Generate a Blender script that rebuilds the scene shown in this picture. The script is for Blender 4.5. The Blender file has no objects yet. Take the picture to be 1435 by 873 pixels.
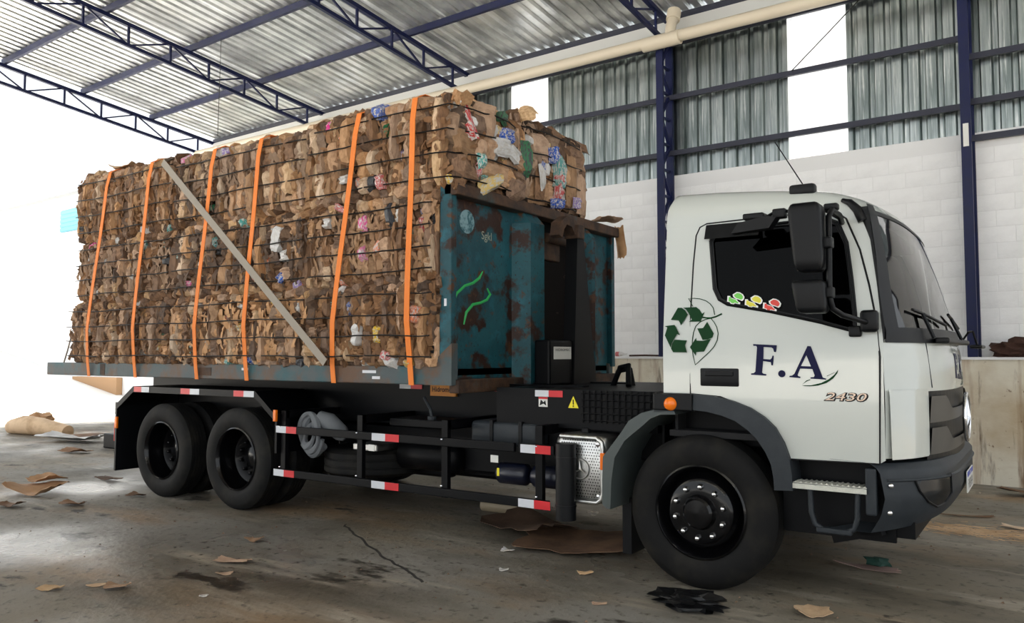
import bpy, bmesh, math, random
from mathutils import Vector, Matrix
from mathutils.geometry import delaunay_2d_cdt, tessellate_polygon
R=math.radians; PI=math.pi; rnd=random.Random(7)
scene=bpy.context.scene; COL=scene.collection
# ------------------------------------------------------------------ camera, sky, sun, exposure
FPX=1120.0; YAW=R(55.914); PITCH=R(3.092); CAMH=1.53
cd=bpy.data.cameras.new('camera'); cam=bpy.data.objects.new('camera',cd); COL.objects.link(cam)
cd.sensor_fit='HORIZONTAL'; cd.sensor_width=36.0; cd.lens=36.0*FPX/1435.0; cd.clip_end=400
fwd=Vector((-math.cos(YAW)*math.cos(PITCH),math.sin(YAW)*math.cos(PITCH),math.sin(PITCH)))
cam.location=(0,0,CAMH); cam.rotation_euler=fwd.to_track_quat('-Z','Y').to_euler()
scene.camera=cam
w=bpy.data.worlds.new('sky'); scene.world=w; w.use_nodes=True
bg=w.node_tree.nodes['Background']; bg.inputs['Color'].default_value=(0.90,0.95,1.0,1); bg.inputs['Strength'].default_value=1.1
sd=bpy.data.lights.new('sun','SUN'); sd.energy=17.0; sd.angle=R(0.6); sd.color=(1,0.95,0.87)
sun=bpy.data.objects.new('sun',sd); COL.objects.link(sun); sun.location=(0,8,30)
sun.rotation_euler=Vector((-0.19,-0.42,-1.0)).to_track_quat('-Z','Y').to_euler()
vs=scene.view_settings; vs.view_transform='Standard'; vs.look='None'; vs.gamma=1.0; vs.exposure=0.55; vs.use_curve_mapping=False

# ------------------------------------------------------------------ materials
def mat(name,col,rough=0.6,metal=0.0,var=None,bump=None,spec=0.5,objrand=0.0,coat=0.0):
    """var=[(colour,scale,lo,hi,detail,(sx,sy,sz)),...] layers of noise; bump=(scale,strength)"""
    m=bpy.data.materials.new(name); m.use_nodes=True; nt=m.node_tree; N=nt.nodes; L=nt.links
    b=N['Principled BSDF']; b.inputs['Roughness'].default_value=rough; b.inputs['Metallic'].default_value=metal
    b.inputs['Specular IOR Level'].default_value=spec; b.inputs['Coat Weight'].default_value=coat
    b.inputs['Base Color'].default_value=(*col,1)
    tc=N.new('ShaderNodeTexCoord'); src=None
    def noise(scale,detail=5,st=(1,1,1)):
        mp=N.new('ShaderNodeMapping'); mp.inputs['Scale'].default_value=st; L.new(tc.outputs['Object'],mp.inputs['Vector'])
        n=N.new('ShaderNodeTexNoise'); n.inputs['Scale'].default_value=scale; n.inputs['Detail'].default_value=detail; n.inputs['Roughness'].default_value=0.6
        L.new(mp.outputs['Vector'],n.inputs['Vector']); return n
    for v in (var or []):
        c2,sc,lo,hi=v[:4]; det=v[4] if len(v)>4 else 5; st=v[5] if len(v)>5 else (1,1,1)
        n=noise(sc,det,st); r=N.new('ShaderNodeMapRange'); r.inputs['From Min'].default_value=lo; r.inputs['From Max'].default_value=hi
        L.new(n.outputs['Fac'],r.inputs['Value'])
        mx=N.new('ShaderNodeMix'); mx.data_type='RGBA'; mx.inputs[7].default_value=(*c2,1)
        if src is None: mx.inputs[6].default_value=(*col,1)
        else: L.new(src,mx.inputs[6])
        L.new(r.outputs['Result'],mx.inputs[0]); src=mx.outputs[2]
    if objrand:
        oi=N.new('ShaderNodeObjectInfo'); h=N.new('ShaderNodeHueSaturation')
        mr=N.new('ShaderNodeMapRange'); mr.inputs['To Min'].default_value=1-objrand; mr.inputs['To Max'].default_value=1+objrand*0.75
        L.new(oi.outputs['Random'],mr.inputs['Value']); L.new(mr.outputs['Result'],h.inputs['Value'])
        m2=N.new('ShaderNodeMath'); m2.operation='MULTIPLY_ADD'; m2.inputs[1].default_value=7.13; m2.inputs[2].default_value=0.0; L.new(oi.outputs['Random'],m2.inputs[0])
        m3=N.new('ShaderNodeMath'); m3.operation='FRACT'; L.new(m2.outputs[0],m3.inputs[0])
        m4=N.new('ShaderNodeMapRange'); m4.inputs['To Min'].default_value=0.78; m4.inputs['To Max'].default_value=1.12; L.new(m3.outputs[0],m4.inputs['Value']); L.new(m4.outputs['Result'],h.inputs['Saturation'])
        if src is None: h.inputs['Color'].default_value=(*col,1)
        else: L.new(src,h.inputs['Color'])
        src=h.outputs['Color']
    if src is not None: L.new(src,b.inputs['Base Color'])
    if bump:
        n=noise(bump[0],6); bp=N.new('ShaderNodeBump'); bp.inputs['Strength'].default_value=bump[1]; bp.inputs['Distance'].default_value=0.02
        L.new(n.outputs['Fac'],bp.inputs['Height']); L.new(bp.outputs['Normal'],b.inputs['Normal'])
    return m
def glass(name,tint,gloss=1.0):
    m=bpy.data.materials.new(name); m.use_nodes=True; nt=m.node_tree; N=nt.nodes; L=nt.links
    for n in list(N): N.remove(n)
    o=N.new('ShaderNodeOutputMaterial'); mx=N.new('ShaderNodeMixShader'); fr=N.new('ShaderNodeFresnel'); fr.inputs['IOR'].default_value=1.5
    t=N.new('ShaderNodeBsdfTransparent'); t.inputs['Color'].default_value=(*tint,1); g=N.new('ShaderNodeBsdfGlossy'); g.inputs['Roughness'].default_value=0.03; g.inputs['Color'].default_value=(gloss,gloss,gloss,1)
    L.new(fr.outputs[0],mx.inputs[0]); L.new(t.outputs[0],mx.inputs[1]); L.new(g.outputs[0],mx.inputs[2]); L.new(mx.outputs[0],o.inputs['Surface']); return m
def translucent(name,col):
    m=bpy.data.materials.new(name); m.use_nodes=True; nt=m.node_tree; N=nt.nodes; L=nt.links
    for n in list(N): N.remove(n)
    o=N.new('ShaderNodeOutputMaterial'); mx=N.new('ShaderNodeMixShader'); mx.inputs[0].default_value=0.22
    d=N.new('ShaderNodeBsdfDiffuse'); d.inputs['Color'].default_value=(*col,1); t=N.new('ShaderNodeBsdfTranslucent'); t.inputs['Color'].default_value=(*col,1)
    L.new(d.outputs[0],mx.inputs[1]); L.new(t.outputs[0],mx.inputs[2]); L.new(mx.outputs[0],o.inputs['Surface']); return m
M={}
M['white']=mat('white_paint',(0.535,0.56,0.525),0.16,coat=0.5)
M['black']=mat('black_plastic',(0.0035,0.004,0.005),0.42,spec=0.22)
M['blackpaint']=mat('black_chassis_paint',(0.002,0.0022,0.003),0.45,spec=0.15)
M['grey']=mat('grey_plastic',(0.020,0.025,0.030),0.5,var=[((0.027,0.032,0.037),9,0.45,0.65)],spec=0.3)
M['guardgrey']=mat('grey_mudguard',(0.055,0.068,0.066),0.55)
M['rubber']=mat('tyre_rubber',(0.006,0.006,0.006),0.7,var=[((0.020,0.018,0.014),5,0.48,0.75)],spec=0.2)
M['rim']=mat('black_rim_enamel',(0.002,0.002,0.0025),0.16,spec=0.35)
M['chrome']=mat('chrome',(0.75,0.76,0.78),0.12,1.0)
M['alu']=mat('aluminium',(0.62,0.62,0.60),0.33,1.0,var=[((0.45,0.45,0.43),14,0.45,0.7)])
M['tread']=mat('aluminium_tread',(0.62,0.62,0.55),0.5,0.3,bump=(60,0.6))
M['navyletter']=mat('navy_lettering',(0.004,0.005,0.040),0.4,spec=0.15)
M['greenletter']=mat('green_lettering',(0.0,0.035,0.006),0.4,spec=0.15)
M['stkg']=mat('green_sticker',(0.16,0.60,0.08),0.4); M['stky']=mat('yellow_sticker',(0.75,0.68,0.04),0.4); M['stkr']=mat('red_sticker',(0.75,0.05,0.03),0.4); M['stkw']=mat('white_sticker',(0.85,0.85,0.82),0.4)
M['tapew']=mat('white_reflective_tape',(0.62,0.64,0.68),0.4); M['taper']=mat('red_reflective_tape',(0.60,0.012,0.02),0.4)
M['amber']=mat('amber_lens',(0.95,0.20,0.01),0.2); M['redlens']=mat('red_lens',(0.45,0.01,0.01),0.2)
M['navy']=mat('navy_steel_paint',(0.005,0.009,0.055),0.45,var=[((0.008,0.012,0.045),6,0.4,0.7)],spec=0.3)
M['girt']=mat('dark_girt_paint',(0.020,0.022,0.040),0.5)
M['galv']=mat('galvanised_sheet',(0.47,0.51,0.50),0.28,1.0,var=[((0.20,0.235,0.23),2.2,0.40,0.62,6,(5,5,0.25)),((0.78,0.80,0.77),3,0.56,0.70,5,(9,9,0.35))])
M['roofgalv']=mat('galvanised_roof_sheet',(0.82,0.83,0.81),0.28,0.72,var=[((0.46,0.47,0.47),0.9,0.42,0.62),((0.60,0.46,0.32),0.5,0.66,0.80)])
M['translucent']=translucent('translucent_sheet',(0.93,0.94,0.96))
M['block']=mat('white_painted_block',(0.88,0.88,0.88),0.75,var=[((0.80,0.80,0.80),2.5,0.45,0.7),((0.66,0.56,0.46),1.3,0.66,0.85)],bump=(25,0.25),objrand=0.03)
M['mortar']=mat('painted_mortar',(0.80,0.80,0.80),0.85)
M['plinth']=mat('stained_plaster',(0.72,0.67,0.55),0.75,var=[((0.52,0.42,0.28),0.9,0.48,0.70,5,(1,1,1)),((0.26,0.115,0.04),1.8,0.52,0.72,7,(2.2,2.2,0.22)),((0.09,0.04,0.015),3.2,0.60,0.72,8,(2.2,2.2,0.30)),((0.40,0.22,0.09),0.8,0.55,0.70,4,(0.6,0.6,2.0)),((0.15,0.07,0.03),14,0.64,0.74)],bump=(18,0.25))
M['pvc']=mat('cream_pvc',(0.66,0.58,0.45),0.5)
M['flash']=mat('eave_flashing',(0.60,0.60,0.58),0.5,0.4)
M['orange']=mat('orange_webbing',(0.85,0.22,0.025),0.65,bump=(90,0.3))
M['greystrap']=mat('grey_webbing',(0.33,0.29,0.24),0.75)
M['teal']=mat('rusty_teal_paint',(0.012,0.085,0.105),0.5,var=[((0.008,0.045,0.060),2.5,0.4,0.7),((0.016,0.12,0.16),6,0.55,0.75),((0.030,0.011,0.006),3.3,0.52,0.58,9),((0.085,0.033,0.012),9,0.58,0.66,9),((0.02,0.02,0.018),40,0.62,0.68,4)],spec=0.3,bump=(14,0.25))
M['rust']=mat('rusted_steel',(0.030,0.016,0.010),0.75,var=[((0.10,0.045,0.018),6,0.4,0.7),((0.02,0.05,0.055),3,0.58,0.7)],bump=(20,0.3))
M['beam']=mat('worn_teal_beam',(0.060,0.080,0.085),0.6,var=[((0.02,0.085,0.10),2.0,0.5,0.62),((0.11,0.055,0.027),3,0.45,0.60,8)],bump=(20,0.2))
M['cloth']=mat('grey_canvas',(0.16,0.17,0.18),0.9)
M['kr1']=mat('kraft_cardboard',(0.46,0.275,0.150),0.75,var=[((0.29,0.155,0.075),4,0.42,0.72)],bump=(6,0.4),objrand=0.42)
M['kr2']=mat('dark_kraft_cardboard',(0.215,0.115,0.058),0.8,var=[((0.095,0.047,0.023),4,0.42,0.72)],bump=(6,0.4),objrand=0.5)
M['kr3']=mat('pale_kraft_cardboard',(0.62,0.43,0.26),0.75,var=[((0.40,0.24,0.12),4,0.42,0.72)],bump=(6,0.35),objrand=0.25)
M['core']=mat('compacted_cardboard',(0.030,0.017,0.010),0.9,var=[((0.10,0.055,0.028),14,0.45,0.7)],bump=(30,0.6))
for k,c in dict(cw=(0.62,0.61,0.60),cr=(0.50,0.03,0.03),cb=(0.03,0.10,0.45),cy=(0.70,0.45,0.04),cp=(0.70,0.05,0.28),co=(0.75,0.16,0.02),cg=(0.02,0.16,0.06),ct=(0.06,0.33,0.30),cl=(0.25,0.17,0.42),ck=(0.02,0.022,0.03)).items():
    M[k]=mat('scrap_'+k,c,0.5,var=[((0.55,0.52,0.48) if k not in('ck','cg') else (0.05,0.05,0.05),5,0.50,0.54)],objrand=0.15)
M['wire']=mat('baling_wire',(0.012,0.012,0.012),0.5,0.5)
M['interior']=mat('cab_interior',(0.010,0.010,0.011),0.8)
M['plate']=mat('plate_white',(0.72,0.72,0.68),0.4); M['plateblue']=mat('plate_blue',(0.03,0.06,0.42),0.4)
M['signorange']=mat('orange_sign',(0.55,0.20,0.01),0.5); M['yellow']=mat('yellow_sign',(0.85,0.72,0.02),0.5)
M['yard']=mat('yard_concrete',(0.80,0.78,0.74),0.85,var=[((0.72,0.70,0.66),0.8,0.4,0.7)])
M['outwall']=mat('outdoor_whitewash',(0.80,0.80,0.80),0.85,var=[((0.62,0.64,0.66),0.5,0.52,0.7)])
M['outroof']=mat('outdoor_eave',(0.30,0.31,0.32),0.8); M['shutter']=mat('blue_shutter',(0.16,0.42,0.52),0.5); M['tan']=mat('tan_kerb',(0.42,0.25,0.13),0.85)
M['bag']=mat('black_bag',(0.006,0.006,0.0065),0.4,spec=0.3); M['earth']=mat('brown_earth',(0.05,0.02,0.012),0.9,bump=(20,0.5)); M['wood']=mat('pinkish_wood',(0.30,0.20,0.17),0.8); M['ragg']=mat('dark_green_rag',(0.012,0.05,0.035),0.7)
def floor_mat():
    m=mat('dirty_concrete',(0.195,0.168,0.124),0.55,var=[((0.245,0.232,0.208),0.30,0.42,0.62,4),((0.26,0.170,0.092),0.6,0.50,0.68,9,(0.6,1.5,1)),((0.100,0.085,0.062),0.9,0.48,0.66,12,(0.6,1.5,1)),((0.40,0.35,0.28),1.1,0.57,0.70,12,(0.45,2.2,1)),((0.030,0.024,0.017),1.9,0.605,0.66,13,(0.6,1.2,1)),((0.055,0.045,0.032),14,0.56,0.70,6),((0.20,0.095,0.04),11,0.68,0.76,6)],bump=(14,0.35))
    for n in m.node_tree.nodes:
        if n.type=='MAPPING': n.inputs['Rotation'].default_value=(0,0,R(28))
    N=m.node_tree.nodes; L=m.node_tree.links; b=N['Principled BSDF']
    tc=N.new('ShaderNodeTexCoord'); n=N.new('ShaderNodeTexNoise'); n.inputs['Scale'].default_value=0.45; n.inputs['Detail'].default_value=4; L.new(tc.outputs['Object'],n.inputs['Vector'])
    r=N.new('ShaderNodeMapRange'); r.inputs['From Min'].default_value=0.42; r.inputs['From Max'].default_value=0.62; r.inputs['To Min'].default_value=0.75; r.inputs['To Max'].default_value=0.24
    L.new(n.outputs['Fac'],r.inputs['Value']); L.new(r.outputs['Result'],b.inputs['Roughness']); return m
M['floor']=floor_mat()

# ------------------------------------------------------------------ mesh helpers
class MB:
    def __init__(s): s.v=[]; s.f=[]
    def add(s,vs,fs):
        o=len(s.v); s.v+=[tuple(p) for p in vs]; s.f+=[tuple(i+o for i in f) for f in fs]; return s
    def box(s,x0,x1,y0,y1,z0,z1):
        return s.add([(x,y,z) for z in(z0,z1) for y in(y0,y1) for x in(x0,x1)],[(0,2,3,1),(4,5,7,6),(0,1,5,4),(2,6,7,3),(0,4,6,2),(1,3,7,5)])
    def bbox(s,x0,x1,y0,y1,z0,z1,b=0.01):
        """box with bevelled edges"""
        bm=bmesh.new(); bmesh.ops.create_cube(bm,size=1)
        for v in bm.verts: v.co=((x0+x1)/2+v.co.x*(x1-x0),(y0+y1)/2+v.co.y*(y1-y0),(z0+z1)/2+v.co.z*(z1-z0))
        bmesh.ops.bevel(bm,geom=bm.edges[:],offset=b,segments=2,affect='EDGES',profile=0.5); bm.verts.index_update()
        s.add([v.co[:] for v in bm.verts],[[v.index for v in f.verts] for f in bm.faces]); bm.free(); return s
    def beam(s,p0,p1,w,h,up=(0,0,1)):
        p0=Vector(p0);p1=Vector(p1); d=(p1-p0).normalized(); u=Vector(up); a=d.cross(u)
        if a.length<1e-4: a=d.cross(Vector((1,0,0)))
        a.normalize(); c=a.cross(d); vs=[]
        for p in(p0,p1):
            for i,j in((-1,-1),(1,-1),(1,1),(-1,1)): vs.append(p+a*(w/2*i)+c*(h/2*j))
        return s.add(vs,[(0,1,2,3),(7,6,5,4),(0,4,5,1),(1,5,6,2),(2,6,7,3),(3,7,4,0)])
    def tube(s,pts,r,n=8,caps=True):
        pts=[Vector(p) for p in pts]; vs=[]; fs=[]; a=None
        for i,p in enumerate(pts):
            d=((pts[min(i+1,len(pts)-1)]-pts[max(i-1,0)])).normalized()
            if a is None: a=d.orthogonal().normalized()
            else:
                a=a-d*a.dot(d); a=a.normalized() if a.length>1e-6 else d.orthogonal().normalized()
            c=d.cross(a); rr=r[i] if isinstance(r,(list,tuple)) else r
            for k in range(n): t=2*PI*k/n; vs.append(p+a*(rr*math.cos(t))+c*(rr*math.sin(t)))
        for i in range(len(pts)-1):
            for k in range(n): fs.append((i*n+k,i*n+(k+1)%n,(i+1)*n+(k+1)%n,(i+1)*n+k))
        if caps: fs.append(tuple(range(n))[::-1]); fs.append(tuple((len(pts)-1)*n+k for k in range(n)))
        return s.add(vs,fs)
    def lathe(s,prof,o,n=48,axis='y',close=False):
        """prof: (radius, offset along axis) ; axis y"""
        vs=[];fs=[]; m=len(prof)
        for k in range(n):
            t=2*PI*k/n; c,si=math.cos(t),math.sin(t)
            for r,h in prof:
                vs.append((o[0]+r*c,o[1]+h,o[2]+r*si) if axis=='y' else ((o[0]+r*c,o[1]+r*si,o[2]+h) if axis=='z' else (o[0]+h,o[1]+r*c,o[2]+r*si)))
        for k in range(n):
            k2=(k+1)%n
            for i in range(m-1+(1 if close else 0)): fs.append((k*m+i,k*m+(i+1)%m,k2*m+(i+1)%m,k2*m+i))
        return s.add(vs,fs)
    def prism(s,poly,fn,d0,d1,holes=()):
        """2d polygon mapped by fn(a,b,depth) and extruded between two depths"""
        loops=[poly]+list(holes); tris=tessellate_polygon([[Vector((p[0],p[1],0)) for p in l] for l in loops])
        flat=[p for l in loops for p in l]; n=len(flat)
        vs=[fn(p[0],p[1],d0) for p in flat]+[fn(p[0],p[1],d1) for p in flat]
        fs=[tuple(t) for t in tris]+[tuple(i+n for i in t)[::-1] for t in tris]; o=0
        for l in loops:
            m=len(l)
            for i in range(m): a=o+i;b=o+(i+1)%m; fs.append((a,b,b+n,a+n))
            o+=m
        return s.add(vs,fs)
    def grid(s,fn,nu,nv,wrap=False):
        vs=[fn(i/nu,j/nv) for j in range(nv+1) for i in range(nu+1)]
        return s.add(vs,[(j*(nu+1)+i,j*(nu+1)+i+1,(j+1)*(nu+1)+i+1,(j+1)*(nu+1)+i) for j in range(nv) for i in range(nu)])
    def build(s,name,m,parent=None,smooth=None,recalc=True):
        me=bpy.data.meshes.new(name); o=bpy.data.objects.new(name,me)
        off=Vector((0,0,0)); p=parent
        while p is not None: off+=p.location; p=p.parent
        me.from_pydata([(v[0]-off.x,v[1]-off.y,v[2]-off.z) for v in s.v],[],s.f)
        if recalc:
            bm=bmesh.new(); bm.from_mesh(me); bmesh.ops.recalc_face_normals(bm,faces=bm.faces[:]); bm.to_mesh(me); bm.free()
        if m: me.materials.append(M[m])
        if smooth is not None: me.shade_smooth(); me.set_sharp_from_angle(angle=R(smooth))
        COL.objects.link(o); o.parent=parent; return o
def tag(o,label,cat,group=None):
    o['label']=label; o['category']=cat
    if group: o['group']=group
    return o
def thing(name,label,cat,loc=(0,0,0),group=None):
    o=bpy.data.objects.new(name,None); COL.objects.link(o); o.location=loc; o.empty_display_size=0.2; return tag(o,label,cat,group)
def struct(o): o['kind']='structure'; return o
def stuff(o): o['kind']='stuff'; return o
def inpoly(x,y,P):
    c=False; n=len(P); j=n-1
    for i in range(n):
        if (P[i][1]>y)!=(P[j][1]>y) and x<(P[j][0]-P[i][0])*(y-P[i][1])/(P[j][1]-P[i][1])+P[i][0]: c=not c
        j=i
    return c
def panel(mb,outer,holes,step,fn):
    """curved sheet: 2d outline with holes, filled on a grid and mapped by fn(a,b)"""
    vs=[];es=[]
    for l in [outer]+list(holes):
        pts=[]
        for i in range(len(l)):
            a=Vector(l[i][:2]);b=Vector(l[(i+1)%len(l)][:2]); k=max(1,int((b-a).length/step))
            for q in range(k): pts.append(a.lerp(b,q/k))
        o=len(vs); vs+=pts; es+=[(o+i,o+(i+1)%len(pts)) for i in range(len(pts))]
    xs=[p[0] for p in outer]; ys=[p[1] for p in outer]
    nb=list(vs); x=min(xs)+step*0.5
    while x<max(xs):
        y=min(ys)+step*0.5
        while y<max(ys):
            if inpoly(x,y,outer) and not any(inpoly(x,y,h) for h in holes) and min((Vector((x,y))-p).length_squared for p in nb)>(step*0.45)**2: vs.append(Vector((x,y)))
            y+=step
        x+=step
    r=delaunay_2d_cdt(vs,es,[],0,1e-5); fs=[]
    for f in r[2]:
        c=sum((r[0][i] for i in f),Vector((0,0)))/len(f)
        if inpoly(c.x,c.y,outer) and not any(inpoly(c.x,c.y,h) for h in holes): fs.append(tuple(f))
    return mb.add([fn(p.x,p.y) for p in r[0]],fs)
def text_poly(body,size,shear=0.0,extrude=0.0,bold=0.0):
    cu=bpy.data.curves.new('t','FONT'); cu.body=body; cu.size=size; cu.shear=shear; cu.extrude=extrude; cu.offset=bold; cu.align_x='CENTER'; cu.align_y='CENTER'; cu.resolution_u=3
    o=bpy.data.objects.new('t',cu); COL.objects.link(o); dg=bpy.context.evaluated_depsgraph_get(); me=bpy.data.meshes.new_from_object(o.evaluated_get(dg))
    v=[tuple(p.co) for p in me.vertices]; f=[tuple(p.vertices) for p in me.polygons]
    bpy.data.objects.remove(o); bpy.data.curves.remove(cu); bpy.data.meshes.remove(me); return v,f
def interp(x,X,Y):
    if x<=X[0]: return Y[0]
    for i in range(1,len(X)):
        if x<=X[i]: return Y[i-1]+(Y[i]-Y[i-1])*(x-X[i-1])/(X[i]-X[i-1])
    return Y[-1]
# ------------------------------------------------------------------ the hall (wall frame: s along the back wall, d out from it, z up)
WA=math.atan(-0.04); WU=Vector((math.cos(WA),math.sin(WA),0)); WN=Vector((math.sin(WA),-math.cos(WA),0)); WO=Vector((0,10.966,0))
def WP(s,d,z): p=WO+WU*s+WN*d; return (p.x,p.y,z)
class WB(MB):
    def wbox(s,s0,s1,d0,d1,z0,z1): return s.add([WP(a,b,c) for c in(z0,z1) for b in(d0,d1) for a in(s0,s1)],[(0,2,3,1),(4,5,7,6),(0,1,5,4),(2,6,7,3),(0,4,6,2),(1,3,7,5)])
    def wbeam(s,a,b,w,h): return s.beam(WP(*a),WP(*b),w,h)
S_END=-17.0; S_RIGHT=7.0; D_ROOF=21.0; EAVE=6.86; SLOPE=0.12
def zroof(d): return EAVE+SLOPE*(d+0.3)
def share(name,me,parent,loc,rot=(0,0,WA),scale=(1,1,1)):
    o=bpy.data.objects.new(name,me); COL.objects.link(o); o.parent=parent; o.location=loc; o.rotation_euler=rot; o.scale=scale; return o
# floor
fl=MB().grid(lambda a,b:(-19.5+a*34,-12+b*24.5,0),40,30).build('floor','floor'); struct(fl)
# yard outside the open end: flat strip, then a drive that climbs away
def yardz(x): return 0.0 if x>-22.8 else min((-22.8-x)*0.155,3.6)
yd=MB().grid(lambda a,b:(-19.5-a*60,-25+b*70,yardz(-19.5-a*60)-0.004*(a>0)),40,20).build('yard_ground','yard'); struct(yd)
yb=MB().grid(lambda a,b:(-19.5+a*90,-80+b*68,-0.01),4,4).build('ground_forecourt','yard'); struct(yb)
# low plinth wall with ledge
pl=WB().wbox(-17.2,6.5,-0.9,0.0,-0.2,1.47).build('wall_plinth','plinth'); struct(pl)
WB().wbox(-17.2,6.5,-0.86,0.03,1.47,1.50).build('ledge_coping','mortar',pl)
# block wall
BW=-0.42
wb=WB().wbox(-17.2,6.5,BW-0.16,BW+0.011,1.47,4.30).build('wall_back','mortar'); struct(wb)
bm=MB().bbox(-0.196,0.196,-0.014,0.02,-0.096,0.096,0.003)
proto=bm.build('brick','block'); bme=proto.data; bpy.data.objects.remove(proto)
r=random.Random(3)
for c in range(13):
    z=1.60+c*0.2
    for k in range(20):
        s=-6.75+k*0.4+(0.2 if c%2 else 0)
        if z>4.2 and False: continue
        share('brick',bme,wb,WP(s,BW+r.uniform(-0.0015,0.0015),z))
# corrugated cladding above
def trap(width,n):
    P=[]; p=width/n
    for i in range(n): P+= [(i*p,0),(i*p+0.30*p,0),(i*p+0.40*p,0.045),(i*p+0.64*p,0.045),(i*p+0.74*p,0)]
    P.append((width+0.02,0)); return P
SW=0.82
def wall_sheet(z0,z1,m):
    P=trap(SW,4); nz=6; mb=MB(); rr=random.Random(int(z0*100))
    mb.add([(x,y,z0+(z1-z0)*j/nz) for j in range(nz+1) for x,y in P],[(j*len(P)+i,j*len(P)+i+1,(j+1)*len(P)+i+1,(j+1)*len(P)+i) for j in range(nz) for i in range(len(P)-1)])
    o=mb.build('corrugated_sheet',m,None,40,recalc=False); me=o.data; bpy.data.objects.remove(o); return me
cl=WB().wbox(-17.2,6.5,BW-0.10,BW-0.085,6.60,6.74).build('wall_cladding','flash'); struct(cl)
meA=wall_sheet(4.02,6.66,'galv'); meT=wall_sheet(4.02,6.66,'translucent'); meR=wall_sheet(3.69,6.66,'galv')
meT.name='translucent_sheet'
r=random.Random(5)
for k in range(-17,9):
    s=-3.07+k*SW
    if s<-17.3: continue
    t=(k%6==0)
    me=meT if t else (meR if s>-0.75 else meA)
    share('translucent_sheet' if t else 'corrugated_sheet',me,cl,WP(s,BW-0.02+0.006*(k%2),0),(0,0,WA+r.uniform(-0.006,0.006)))
# girts
for (s0,s1,zz) in [(-17,-0.85,z) for z in(4.63,5.50,6.35)]+[(-0.85,6.4,z) for z in(4.21,4.67,5.24,6.1)]:
    g=WB(); g.wbeam((s0,-0.32,zz),(s1,-0.32,zz),0.05,0.075); g.build('girt','girt',cl)
# roof
ce=WB().wbeam((S_END-0.1,-0.42,zroof(-0.42)-0.06),(S_RIGHT,-0.42,zroof(-0.42)-0.06),0.10,0.12).build('ceiling','girt'); struct(ce)
P=trap(SW,4); nd=16; rm=MB(); L0=-0.6
rm.add([(x,-(L0+(D_ROOF-L0)*j/nd),y+zroof(L0+(D_ROOF-L0)*j/nd)+0.02) for j in range(nd+1) for x,y in P],[(j*len(P)+i,j*len(P)+i+1,(j+1)*len(P)+i+1,(j+1)*len(P)+i) for j in range(nd) for i in range(len(P)-1)])
o=rm.build('roof_sheet','roofgalv',None,40,recalc=False); rme=o.data; bpy.data.objects.remove(o)
k=0; s=S_END-0.1
while s<S_RIGHT:
    share('roof_sheet',rme,ce,WP(s,0,0.006*(k%2)),(0,0,WA)); s+=SW; k+=1
for d in (1.25,2.8,4.35,5.9,7.45,9.0,10.55,12.1,13.65,15.2,16.75,18.3,19.85):
    z=zroof(d)-0.045
    WB().wbeam((S_END-0.1,d,z),(S_RIGHT,d,z),0.06,0.11).build('purlin','navy',ce)
# eave flashing between roof edge and wall sheets
WB().wbeam((S_END,-0.30,6.62),(S_RIGHT,-0.30,6.62),0.012,0.18).build('eave_flashing','flash',ce)
# trusses and lattice columns
COLS=[(-17.0,'at the open left end of the roof'),(-12.95,'second from the open left end'),(-8.9,'ending behind the front bale'),(-4.85,'above the lattice column behind the cab'),(-0.8,'above the column at the right edge')]
for s,txt in COLS:
    t=thing('roof_truss','navy lattice roof truss '+txt,'roof truss',WP(s,0,6.0),'roof trusses')
    top=lambda d:zroof(d)-0.14; bot=lambda d:zroof(d)-0.50
    b=WB(); b.wbeam((s,-0.35,top(-0.35)),(s,D_ROOF,top(D_ROOF)),0.07,0.07); b.build('top_chord','navy',t)
    b=WB(); b.wbeam((s,-0.35,bot(-0.35)),(s,D_ROOF,bot(D_ROOF)),0.06,0.06); b.build('bottom_chord','navy',t)
    d=0.1; i=0
    while d<8.6:
        b=WB(); b.wbeam((s,d,bot(d)),(s,d,top(d)),0.035,0.035); b.build('web_strut','navy',t)
        b=WB(); a=(d,d+0.775) if i%2 else (d+0.775,d); b.wbeam((s,a[0],bot(a[0])),(s,a[1],top(a[1])),0.028,0.028); b.build('web_strut','navy',t)
        d+=0.775; i+=1
for s,txt in ((-4.85,'behind the truck cab, navy with white wall around it'),(-0.8,'right of the cab windscreen, standing on the stained ledge'),(-8.9,'hidden behind the bales in the middle'),(-12.95,'behind the rear bales'),(-17.0,'at the open left end of the wall')):
    c=thing('lattice_column','navy steel lattice column '+txt,'column',WP(s,-0.17,1.50),'lattice columns along the wall')
    zt=6.42
    b=WB(); b.wbox(s-0.055,s+0.055,-0.05,0.0,1.50,zt); b.build('front_flange','navy',c)
    b=WB(); b.wbox(s-0.055,s+0.055,-0.38,-0.33,1.50,zt); b.build('rear_flange','navy',c)
    z=1.55; i=0
    while z<zt-0.35:
        b=WB(); b.wbeam((s,-0.04,z),(s,-0.34,z),0.04,0.03); b.build('lacing_bar','navy',c)
        b=WB(); b.wbeam((s,-0.04,z if i%2 else z+0.40),(s,-0.34,z+0.40 if i%2 else z),0.05,0.03); b.build('lacing_bar','navy',c)
        z+=0.40; i+=1
    if s>-1: WB().wbox(s-0.03,s+0.03,0.001,0.012,4.05,4.33).build('white_tag','plate',c)
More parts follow.
